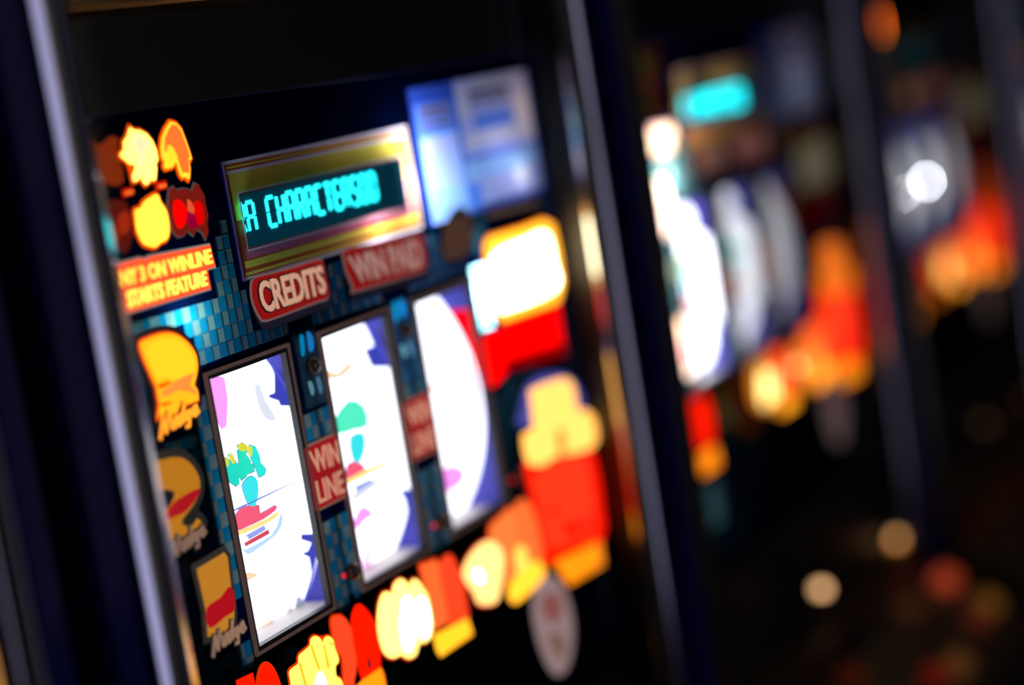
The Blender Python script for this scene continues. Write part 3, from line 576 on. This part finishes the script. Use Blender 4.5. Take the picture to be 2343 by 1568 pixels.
    for k in 'ab':
        e = piece('tag_lamp', T['tag_'+k], 0, L('tags', (0.55, 0.008, 0.002)), m); piece('tag_core', T['tag_'+k+'_in'], 1, L('tags', (1.1, 0.18, 0.02)), e)
    e = rim('lump_lamp', smooth(T['lump']), 1.8, L('lump', OR)); piece('lump_fill', smooth(T['lump']), 1, L('lump', (2.2, 1.5, 0.1)), e)
    e = rim('burst_lamp', T['burst'], 0.9, line); piece('burst_fill', T['burst'], 1, L('burst', (0.17, 0.01, 0.005)), e)
    for k, c in (('l', (1.2, 0.0, 0.0)), ('r', (0.8, 0.0, 0.0)), ('v', (0.3, 0.0, 0.03)), ('m', (0.8, 0.1, 0.03))): piece('burst_core', smooth(T['burst_'+k]), 2, L('burst', c), e)
    # --- sign
    sg = rim('feature_sign', T['sign'], 1.1, L('sign_rim', (0.16, 0.2, 0.19))); piece('sign_face', T['sign'], 1, L('sign', (1.25, 0.11, 0.03)), sg)
    letters('sign_lettering', 'ANY 3 ON WINLINE', T['sign_l1'], 2, L('sign', (2.0, 1.15, 0.12)), sg, 0.03)
    letters('sign_lettering', 'STARTS FEATURE', T['sign_l2'], 2, L('sign', (2.2, 1.4, 0.16)), sg, 0.03)
    # --- nudge lamps
    n = rim('nudge_lamp', smooth(T['n3']), 5.0, L('rim', (0.003, 0.003, 0.004))); piece('digit_glow', offset(smooth(T['n3']), 1.3), 1, L('n3', (1.1, 0.1, 0)), n); piece('digit_outline', smooth(T['n3']), 2, L('n3', (1.7, 0.6, 0.015)), n)
    piece('digit_fill', smooth(T['n3_in']), 3, L('n3', (1.7, 0.75, 0.02)), n); piece('red_band', T['n3_band'], 3, L('n3', (1.2, 0.32, 0.05)), n)
    for k in ('n3_notch', 'n3_notch2'): piece('digit_notch', smooth(T[k]), 4, L('n3', (1.1, 0.12, 0)), n)
    for k, q, c in (('n3', 'n3_txt', (1.6, 0.5, 0.03)), ('n2', 'n2_txt', (0.2, 0.12, 0.085)), ('n1', 'n1_txt', (0.25, 0.15, 0.1))):
        if k == 'n2':
            n = rim('nudge_lamp', smooth(T['n2']), 5.5, L('rim', (0.012, 0.012, 0.01))); piece('digit_fill', smooth(T['n2']), 1, L('n2', (0.5, 0.185, 0.012)), n); piece('red_band', smooth(T['n2_band']), 2, L('n2', (0.4, 0.008, 0.012)), n); piece('digit_hole', smooth(T['n2_hole']), 3, black, n)
        if k == 'n1':
            n = rim('nudge_lamp', T['n1'], 4.0, L('rim1', (0.02, 0.018, 0.015))); piece('digit_fill', T['n1'], 1, L('n1', (0.52, 0.2, 0.02)), n); piece('red_band', smooth(T['n1_band']), 2, L('n1', (0.42, 0.006, 0.012)), n)
        link('lettering_shadow', cached(('nsh', k), lambda: stroke_mesh(T[q], -LAYER*5, 1.9)), black, n)  # wider black strokes printed as an outline round the lettering
        link('nudge_lettering', cached(('nud', k), lambda: stroke_mesh(T[q], -LAYER*6, 0.95)), L(k, c), n)
    # --- name plates
    for nm, q, s, c in (('credits', 'credits_txt', 'CREDITS', (0.62, 0.33, 0.22)), ('winpaid', 'winpaid_txt', 'WIN PAID', (0.42, 0.2, 0.17))):
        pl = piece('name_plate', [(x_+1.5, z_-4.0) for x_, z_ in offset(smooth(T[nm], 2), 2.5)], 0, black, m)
        piece('plate_border', offset(smooth(T[nm], 2), 1.5), 1, L('plates', (0.14, 0.085, 0.085)), pl); piece('plate_face', smooth(T[nm], 2), 2, L('plates', (0.24, 0.006, 0.005)), pl)
        letters('plate_outline', s, [(a+dx, b+dz) for (a, b), (dx, dz) in zip(T[q], ((-1, .8), (1, .8), (1, -.8), (-1, -.8)))], 3, black, pl, 0.06)
        letters('plate_lettering', s, T[q], 4, L('plates', c), pl, 0.025)
    for dx in (0.0, 118.0):
        pl = piece('win_line_plate', [(a+dx, b) for a, b in rect(-108.5, -68.5, -240.8, -200.0)], 0, L('plates', (0.2, 0.11, 0.08)), m)
        piece('plate_face', [(a+dx, b) for a, b in rect(-107.6, -69.4, -239.4, -201.4)], 1, L('plates', (0.3, 0.008, 0.012)), pl)
        for q, s in (('wl_t1', 'WIN'), ('wl_t2', 'LINE')): letters('plate_lettering', s, [(a+dx, b) for a, b in T[q]], 2, L('plates', (0.62, 0.27, 0.18)), pl, 0.01)
    # --- display
    X0, X1, Z0, Z1 = DISP
    patchwork('disp', ('display_frame', 'frame_band'), -0.0014, (*DISP, PALE_FILM), [(X0+2, X1-2, Z0+2, Z1-2, RUST_FILM), (X0+3.5, X1-3, Z0+3, Z0+4.6, GOLD_FILM), (X0+3.5, X1-3, Z1-4.6, Z1-3.4, GOLD_FILM), (X0+3, X1-3, Z1-7.6, Z1-5.8, PALE_FILM),
        (X0+4.5, X1-4, DWIN[3]-14, Z1-7.6, GOLD_FILM), (X0+5, X1-4, Z0+7, Z0+11, GOLD_FILM), (DWIN[0]-4, DWIN[1]+4, DWIN[2]-6, DWIN[2], PINK_FILM), (DWIN[0]-1.8, DWIN[1]+1.8, DWIN[2]-1.8, DWIN[3]+1.8, PALE_FILM), (DWIN[0]-0.9, DWIN[1]+0.9, DWIN[2]-0.9, DWIN[3]+0.9, RUST_FILM), (*DWIN, None)], m)
    sc = link('display_screen', cached('dscr', lambda: prism('display_screen', [rect(DWIN[0]-1, DWIN[1]+1, DWIN[2]-1, DWIN[3]+1)], 0.001, 0.003)), L('screen', (0.001, 0.018, 0.028)), m)
    pitch = 10.75; x0 = -99.6-3*pitch
    for i, ch in enumerate('RA CHARACTERS00'):
        if ch == ' ': continue
        link('character', cached(('chr', i), lambda: display_char_mesh(ch, x0+i*pitch+1.1, -68.2, 7.4, 16.8)), L('display', (0.05, 2.6, 2.8)), sc)
    # --- reflection in the glass, painted as film patches with added bulbs behind
    cd = patchwork('cards', ('info_cards', 'card_print'), -0.0008, (*REFL, REFL_DEEP), [(92, 147, -95, -34, REFL_SKY), (92, 146, -36, -14, REFL_BLUE), (98, 141, -20, -16, REFL_DARK), (98, 141, -25, -22, REFL_DARK), (98, 141, -31, -28, REFL_DARK), (97, 142, -50, -38, REFL_FILM), (97, 142, -56, -52, REFL_FILM), (99, 142, -63, -59, REFL_FILM), (101, 143, -71, -67, REFL_FILM),
        (152, 266, -58, -2, REFL_FILM), (154, 170, -28, -5, REFL_PALE), (172, 262, -9, -3, REFL_PALE), (172, 234, -14, -10, REFL_DARK), (172, 234, -20, -17, REFL_DARK), (174, 236, -38, -28, REFL_BLUE), (240, 264, -52, -13, REFL_PALE), (158, 234, -49, -41, REFL_PALE), (152, 266, -58, -55, REFL_BLUE),
        (150, 266, -91, -59, REFL_FILM), (150, 264, -72, -60, REFL_SKY), (148, 168, -95, -74, REFL_BLUE), (226, 246, -82, -72, REFL_PALE)], m)
    for b_, mt in zip(BOSS, (BOSS_TEAL, BOSS_BLUE, BOSS_GLARE)): 
        bo = link('bolt_boss', cached(('boss', b_), lambda: prism('bolt_boss', [rect(*b_)], -0.0012, 0.0, False)), mt, m)
        if mt is BOSS_GLARE: continue  # third one is the bright panel standing in for glare
        bxc, bzc = T['bolts'][0 if mt is BOSS_TEAL else 1]; bk = 1.0 if mt is BOSS_BLUE else 0.6
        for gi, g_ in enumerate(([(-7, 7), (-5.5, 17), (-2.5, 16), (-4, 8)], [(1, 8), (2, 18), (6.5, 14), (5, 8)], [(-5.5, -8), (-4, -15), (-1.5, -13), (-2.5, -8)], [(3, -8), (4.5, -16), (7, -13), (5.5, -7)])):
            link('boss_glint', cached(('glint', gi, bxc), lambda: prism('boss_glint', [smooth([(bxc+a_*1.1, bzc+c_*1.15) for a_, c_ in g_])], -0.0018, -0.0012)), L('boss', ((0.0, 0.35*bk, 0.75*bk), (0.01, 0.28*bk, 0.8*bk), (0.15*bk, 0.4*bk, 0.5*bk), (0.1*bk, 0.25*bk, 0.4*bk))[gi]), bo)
    piece('brown_label', smooth(T['brown']), 0, L('plates', (0.06, 0.028, 0.018)), m); piece('card_ledge', T['stripe'], 0, L('plates', (0.08, 0.05, 0.035)), m)
    # --- cash ladder
    RED, HOTRED, YEL, BASE = (1.5, 0.012, 0.0), (1.3, 0.075, 0.018), (2.4, 1.6, 0.2), (1.7, 0.42, 0.008)
    def lamp(name, parts, key):
        root = None
        for i, (pn, tk, lay, col, sm) in enumerate(parts):
            p = smooth(T[tk]) if sm else T[tk]
            if root is None:
                root = rim(name, p, 1.4, L(key, (0.7, 0.03, 0.0)))
            piece(pn, p, lay, col if not isinstance(col, tuple) else L('glint' if pn == 'coin_glint' and key != 'y1' and 'glint' in S else key, col), root)
    lamp('cash_lamp', [('digit', 'd1_0', 1, RED, 1), ('digit', 'd1_1', 1, RED, 0), ('base_bar', 'd1_base', 2, BASE, 0)], 'd1')
    lamp('cash_lamp', [('digit', 'd2_2', 1, HOTRED, 1), ('digit', 'd2_0', 2, RED, 1), ('digit_hole', 'd2_hole', 3, black, 1), ('base_bar', 'd2_base', 3, BASE, 0)], 'd2')
    lamp('cash_lamp', [('digit', 'd3_5', 1, (1.3, 0.17, 0.035), 0), ('digit', 'd3_0', 2, HOTRED, 1), ('base_bar', 'd3_base', 3, (2.0, 0.85, 0.03), 0)], 'd3')
    lamp('cash_lamp', [('digit', 'd4_1', 1, (1.35, 0.25, 0.05), 1), ('digit', 'd4_0', 2, (1.3, 0.2, 0.04), 1), ('digit_glow', 'd4_hot', 3, (1.9, 1.0, 0.15), 1), ('base_bar', 'd4_base', 3, (2.2, 0.95, 0.05), 1)], 'd4')
    lamp('coin_lamp', [('coin_heap', 'y1', 1, YEL, 1)]+[('coin_edge', 'y1_l%d' % q_, 2, (1.5, 0.62, 0.04), 1) for q_ in (1, 2, 3, 4)]+[('coin_glint', 'y1_hot', 2, (4, 4, 3.2), 1)], 'y1')
    lamp('coin_lamp', [('coin_heap', 'y2', 1, (2.6, 2.0, 0.45), 1), ('coin_glint', 'y2_hot', 2, (5, 5, 4), 1), ('coin_glint', 'y2_hot2', 2, (5, 5, 4), 1)], 'y2')
    lamp('coin_lamp', [('coin_heap', 'y3', 1, (2.3, 1.3, 0.4), 1), ('coin_glint', 'y3_hot', 2, (5, 5, 4), 1)], 'y3')
    # --- right column
    piece('halo_print', smooth(T['halo']), 0, L('halo', (0.07, 0.07, 0.36)), m)
    fl = rim('jackpot_lamp', T['flask'], 1.6, L('flask', (0.9, 0.01, 0)), 0); piece('flask_face', smooth(T['flask'], 2), 1, L('flask', RED), fl); piece('flask_highlight', smooth(T['flask_in']), 2, L('flask', (1.3, 0.05, 0.012)), fl)
    for k in '123': piece('flask_mark', smooth(T['flask_d'+k]), 3, L('flask', (1.2, 0.012, 0.003)), fl)
    piece('cap', smooth(T['cap'], 2), 4, L('cap', (2.2, 1.02, 0.2)), fl); piece('cap_stem', smooth(T['cap_stem']), 5, L('cap', (1.3, 0.3, 0.03)), fl); piece('base_bar', T['flask_base'], 4, L('flask', (1.5, 0.4, 0.008)), fl)
    bx = rim('cash_box_lamp', T['box'], 1.5, L('box', (1.6, 0.25, 0.0))); piece('box_face', T['box'], 1, L('box', (2.6, 1.1, 0.06)), bx); piece('box_glare', smooth(T['box_in']), 2, L('box', (9, 8, 5)), bx)
    rd = piece('red_panel', T['red'], 0, L('red', (1.5, 0.0, 0.0)), m); piece('red_shade_print', T['red_dk'], 1, L('red', (0.25, 0.0, 0.0)), rd)
    ov = piece('oval_sticker', smooth(T['oval']), 0, L('plates', (0.3, 0.2, 0.2)), m); piece('sticker_print', smooth(T['oval_r']), 1, L('plates', (0.24, 0.08, 0.07)), ov); piece('sticker_print', smooth(T['oval_k']), 1, L('plates', (0.17, 0.1, 0.07)), ov)
    # --- reels
    for i, ((a, b), (p, q), pre) in enumerate(zip(WIN, DRUM, 'abc')):
        k, wht = S.get('reel%d' % (i+1), (1.0, 0))
        rl = link('reel', cached(('drum', i), lambda: drum_mesh(p, q)), glow((2.3, 2.35, 2.6), k, 0), m)
        ck = 'reelart%d' % (i+1); S.setdefault(ck, (k, 0))
        COLS = {'pink':(1.35,.4,1.3),'pink2':(1.4,.75,1.4),'o':(.02,.75,.6),'w':(.02,.8,.55),'e':(.03,.8,.6),'r':(.03,.85,.75),'let':(.1,.95,.6),'ytop':(.75,.75,.05),'ytop2':(.8,.8,.1),'ytop3':(.75,.75,.1),'ytop4':(.75,.75,.1),'teal':(.05,.85,.9),'red':(1.0,.12,.22),'red2':(.7,.08,.12),'yel':(1.5,.85,.3),'dark':(.35,.42,.9),'or':(1.5,.75,.5),'or2':(1.6,1.2,.95),'join':(.15,.2,.6),'bt':(.05,.06,.45),'bb':(.06,.07,.5),'gray':(.35,.4,.55),'sh1':(.8,.84,.95),'sh2':(.55,.78,1.1),'sh3':(.85,.86,.95)}
        for nm, poly in DR.items():
            if nm[0] != pre: continue
            kind = nm[2:]; lift = 0.0010 if kind.startswith('ytop') or kind in ('join', 'dark') else (0.0007 if kind in ('teal', 'yel', 'red2') else 0.0004)
            org = kind not in ('join', 'bt', 'bb', 'red2', 'dark')
            pl = smooth(poly, 2) if org and kind not in ('o', 'w', 'e', 'r') else poly
            if kind in ('o', 'w', 'e', 'r', 'teal', 'red'):
                ol = [(x_, a_/2.269) for x_, a_ in offset([(x_, a_*2.269) for x_, a_ in pl], 0.55)]
                link('print_outline', cached(('decl', nm), lambda: decal_mesh('print_outline', ol, 0.0002, (p+0.3, q-0.3))), L(ck, (.1, .3, .45) if kind != 'red' else (.45, .3, .7)), rl)
            link('reel_print', cached(('dec', nm), lambda: decal_mesh('reel_print', pl, lift, (p+0.3, q-0.3))), L(ck, COLS[kind]), rl)
        for zz in S.get('reel_bulbs', {}).get(i, ()):
            bb = link('reel_bulb', cached('reel_bulb', lambda: dome_mesh('reel_bulb', 0.0035, 0.003)), glow((26, 27, 30), S['bulb_k']), rl); dz = zz/1000+0.222
            bb.location = ((a+b)/2000-0.008, 0.006+0.13-math.sqrt(0.13**2-dz*dz)+0.0005, EYE+zz/1000)
        hs = box('reel_housing', (p/1000-0.005, p/1000-0.002, 0.0006, 0.2, EYE-0.305, EYE-0.134), CAVITY, m)
        box('housing_wall', (q/1000+0.0015, q/1000+0.0035, 0.0006, 0.2, EYE-0.305, EYE-0.134), CAVITY, hs)
        box('housing_roof', (p/1000-0.002, q/1000+0.0015, 0.0006, 0.2, EYE-0.137, EYE-0.134), CAVITY, hs); box('housing_ledge', (p/1000-0.002, q/1000+0.0015, 0.0006, 0.2, EYE-0.305, EYE-0.302), LEDGE, hs)
        box('housing_back', (p/1000-0.005, q/1000+0.0035, 0.2, 0.203, EYE-0.305, EYE-0.134), CAVITY, hs)
        if i == 2: link('red_side_plate', cached('rsp', lambda: box_mesh('red_side_plate', q/1000+0.0005, q/1000+0.0014, 0.004, 0.07, EYE-0.205, EYE-0.160)), L('red', (1.1, 0.0, 0.01)), hs)
        ring('window_trim', (a-4.5, b+4.5, WZ[0]-4.5, WZ[1]+4.5), (a-2.6, b+2.6, WZ[0]-2.6, WZ[1]+2.6), -0.002, 0.0, L('plates', (0.06, 0.036, 0.03)), m)
        ring('window_edge', (a-2.6, b+2.6, WZ[0]-2.6, WZ[1]+2.6), (a, b, WZ[0], WZ[1]), -0.0012, 0.003, BLACK, m)
    # --- bolts
    for i, (bx_, bz) in enumerate(T['bolts']):
        o = link('bolt', cached('bolt', lambda: dome_mesh('bolt', 0.0055, 0.006)), BOLTM, m); o.location = (bx_/1000, -0.001, EYE+bz/1000)
        if i > 2: d_ = link('red_led', cached('led', lambda: dome_mesh('red_led', 0.0018, 0.0015, 12)), L('led', (0.9, 0.02, 0.02)), m); d_.location = (bx_/1000-0.009, -0.0008, EYE+bz/1000)
    # --- front glass
    box('front_glass', (-0.285, 0.285, -0.0105, -0.0095, EYE-0.468, EYE+0.0605), clear_glass(), m)
    # --- button deck and lower door
    def deck():
        bm = bmesh.new(); pr = [(0.0, 0.85), (-0.14, 0.772), (-0.148, 0.762), (-0.148, 0.71), (0.0, 0.66)]; r = [[bm.verts.new((sx*0.31, y, z)) for y, z in pr] for sx in (-1, 1)]
        for i in range(5): bm.faces.new((r[0][i-1], r[0][i], r[1][i], r[1][i-1]))
        bm.faces.new(r[0]); bm.faces.new(r[1][::-1]); return to_mesh('button_deck', bm)
    dk = link('button_deck', cached('deck', deck), DECKM, m)
    box('lower_door', (-0.30, 0.30, -0.03, 0.0, 0.12, 0.68), BLACK, m, 0.004)
    def button():
        bm = bmesh.new(); add_box(bm, -0.021, 0.021, -0.012, 0.012, -0.004, 0.006); bmesh.ops.bevel(bm, geom=bm.edges[:], offset=0.002, segments=2, affect='EDGES'); return to_mesh('push_button', bm)
    tilt = math.atan2(0.078, 0.14)
    for i, (bx_, by, col, kk) in enumerate(((-0.22, -0.05, (0.3, 0.05, 0.01), .15), (-0.13, -0.05, (0.3, 0.12, 0.02), .1), (-0.04, -0.05, (0.3, 0.05, 0.01), .1), (0.05, -0.105, (0.5, 0.03, 0.02), .22), (0.10, -0.115, (0.5, 0.2, 0.05), .2), (0.23, -0.105, (0.4, 0.06, 0.03), .22), (0.278, -0.105, (0.6, 0.25, 0.04), .3), (0.288, -0.06, (1.0, 0.12, 0.04), .6), (0.17, -0.05, (0.4, 0.15, 0.05), .1))):
        o = link('push_button', cached('button', button), L('buttons', tuple(v*kk for v in col)), dk); o.location = (bx_, by, 0.85+by*0.078/0.14+0.004); o.rotation_euler = (tilt, 0, 0)
    box('pilot_strip', (-0.3, 0.3, -0.04, 0.0, 0.83, 0.871), DECKM, dk, 0.003)
    for i, (bx_, by, s, col) in enumerate(((0.270, -0.016, 1.0, (3.2, 1.2, 0.25)), (0.289, -0.012, 1.0, (3.2, 2.0, 1.0)), (0.3, -0.018, .8, (1.0, 1.2, 1.2)))):
        o = link('pilot_light', cached('pilot', lambda: dome_mesh('pilot_light', 0.005, 0.005)), L('pilots', col), dk); o.location = (bx_, by, 0.8715); o.rotation_euler = (-math.pi/2, 0, 0)
    cs = box('coin_entry', (-0.03, 0.045, -0.02, 0.0, EYE-0.575, EYE-0.505), CHROME, m, 0.004)
    box('coin_slot', (0.014, 0.017, -0.0205, -0.0195, EYE-0.56, EYE-0.525), BLACK, cs)
    o = link('pilot_light', cached('pilot', None), L('pilots', (4.0, 2.2, 1.0)), m); o.location = (-0.004, -0.021, EYE-0.545)
    o = link('service_sticker', cached('teal', lambda: prism('service_sticker', [rect(-205, -180, -425, -388)], -0.001, 0)), L('plates', (0.05, 0.13, 0.15)), m)
    # --- bulbs behind the artwork sheet
    for bx_, bz, dep, col, wt in S.get('bulbs', ()):
        bulb_light('panel_bulb', (bx_/1000, dep, EYE+bz/1000), col, wt, m)
    return m

CY, WH, BL_, WARM = (0.55, 0.95, 1.0), (1, 0.98, 0.95), (0.45, 0.6, 1.0), (1, 0.8, 0.55)
main_bulbs = [(-200, -103, 0.014, CY, 0.26), (-186, -107, 0.014, CY, 0.06), (112, -74, 0.028, BL_, 0.06), (98, -44, 0.022, (0.25, 0.4, 1.0), 0.03), (232, -76, 0.012, (0.8, 0.9, 1.0), 0.014), (205, -60, 0.03, (0.6, 0.66, 1.0), 0.035), (255, -30, 0.025, WARM, 0.012),  # includes bulbs added behind the painted reflection
              (143, -150, 0.012, CY, 0.35), (24, -140, 0.007, CY, 0.004), (38, -172, 0.006, CY, 0.0015), (-90, -140, 0.006, CY, 0.002), (-80, -168, 0.006, CY, 0.0006), (66, -66, 0.014, (0.8, 0.85, 1.0), 0.3), (66, -36, 0.016, (0.8, 0.85, 1.0), 0.12), (20, -88, 0.016, (0.9, 0.85, 1.0), 0.1), (-10, -36, 0.03, WARM, 0.004),
              (-110, -36, 0.03, WARM, 0.0025), (-90, -128, 0.05, WH, 0.004), (30, -110, 0.04, BL_, 0.006), (-88, -260, 0.05, CY, 0.002), (30, -265, 0.05, CY, 0.002), (-220, -320, 0.05, CY, 0.0015), (160, -240, 0.04, CY, 0.012), (-200, -180, 0.04, CY, 0.003), (-140, -118, 0.03, BL_, 0.004)]
dim_bulbs = [(-92, -150, 0.04, WH, 0.004), (24, -150, 0.04, WH, 0.004), (140, -150, 0.05, WH, 0.004), (-20, -36, 0.03, WARM, 0.02), (200, -60, 0.03, WH, 0.01)]
AMB = (1.0, 0.42, 0.15); OFF = (0.01, 0.0); LOW = (0.05, 0.0)
make_machine(0.0, 'nearest slot machine in sharp focus with red CREDITS plate and lit yellow nudge lamp',
    {'bulbs': main_bulbs, 'default': (1, 0), 'buttons': (0.3, 0)}, sharp=True)
make_machine(PITCH, 'blurred slot machine with bright cyan display and a white-hot glowing left column',
    {'bulbs': dim_bulbs+[(-192, -112, 0.02, WARM, 1.6), (-200, -180, 0.02, WARM, 3), (-196, -225, 0.02, WARM, 2.5), (-250, -225, 0.02, WARM, 2), (-235, -110, 0.02, WARM, 1.6)], 'default': OFF, 'wing_a': OFF, 'lines': (.3, 0), 'ember_a': (.5, 0), 'ember_b': (.3, 0), 'tags': (.3, 0), 'rim': (300, 0, (1, .8, .5)), 'rim1': (60, 0, (1, .8, .5)), 'sign': (3.0, 0.45), 'sign_rim': (2, 0), 'n3': (6.0, 0.6), 'n2': (20, 0.5), 'n1': (16, 0.4), 'plates': (.4, 0), 'display': (1.3, 0), 'screen': (2, 0),  # glowing rims and warm bulbs added to widen the bright left column
     'reel1': (2.2, 0), 'reel2': (0.5, 0), 'reel3': (0.2, 0), 'd1': (1, 0), 'd2': (.02, 0), 'y2': (0.35, 0, AMB), 'd3': (1.2, 0, (1, .8, .8)), 'd4': (1.2, 0, (1, .7, .6)), 'y3': (.5, 0, AMB), 'cap': (.5, 0, AMB), 'flask': (1.2, 0), 'buttons': (.6, 0), 'pilots': (.8, 0),
     'glint': (.8, 0, (1, .75, .3)), 'reel_bulbs': {0: (-285,), 1: (-160, -285)}, 'bulb_k': 4.0})
make_machine(2*PITCH, 'third slot machine along with grey reels, unlit display and glowing orange lamps',
    {'bulbs': [], 'default': OFF, 'wing_a': (.9, 0, AMB), 'wing_b': (7, 0, (1, .7, .5)), 'lines': (.3, 0), 'ember_a': (.5, 0), 'plates': (.3, 0), 'reel1': (0.3, 0), 'reel2': (0.28, 0), 'reel3': (0.2, 0), 'd1': (1.4, 0), 'd2': (.5, 0), 'y2': (0.4, 0, AMB), 'd3': (1.4, 0, (1, .8, .8)), 'd4': (1.4, 0, (1, .6, .5)), 'y3': (.3, 0, AMB), 'cap': (.14, 0, (1, .25, .1)), 'flask': (1.2, 0), 'pilots': (.03, 0),
     'glint': (.5, 0, (1, .7, .25)), 'reel_bulbs': {0: (-155, -222), 1: (-155, -222)}, 'bulb_k': 4.0})
make_machine(3*PITCH, 'farthest slot machine, only its left edge showing beside the grey-reeled one',
    {'bulbs': [], 'default': OFF, 'reel1': (0.2, 0), 'reel2': (0.2, 0), 'reel3': (0.2, 0), 'plates': (.3, 0), 'reel_bulbs': {0: (-165,)}, 'bulb_k': 2.0})
make_machine(-PITCH, 'slot machine cut off by the left edge, showing only its chrome trim and blue side',
    {'bulbs': dim_bulbs, 'default': (0.6, 0), 'display': (1, 0), 'reel1': (.5, 0), 'reel2': (.5, 0), 'reel3': (.6, 0), 'buttons': (.3, 0)})

# ---------------------------------------------------------------- unseen ceiling batten, added for the streak on the top trim
def added_batten(x0, x1, y, label):
    r = bpy.data.objects.new('ceiling_batten', None); COL.objects.link(r); r.location = ((x0+x1)/2, y, 2.6); tag(r, label, 'ceiling light')
    h = (x1-x0)/2
    link('housing', box_mesh('housing', -h, h, -0.04, 0.04, -0.04, 0.0, bevel=0.004), principled('batten_enamel', (0.6, 0.6, 0.58), 0.5, noise=(20, 0.1)), r)
    bm = bmesh.new(); bmesh.ops.create_cone(bm, cap_ends=True, segments=16, radius1=0.018, radius2=0.018, depth=2*h-0.06, matrix=Matrix.Translation((0, 0, -0.06)) @ Matrix.Rotation(math.pi/2, 4, 'Y'))
    link('tube', to_mesh('tube', bm, True), glow((6.5, 4.0, 2.0)), r)
added_batten(0.6, 3.4, -0.35, 'long warm ceiling tube light above the row of slot machines')
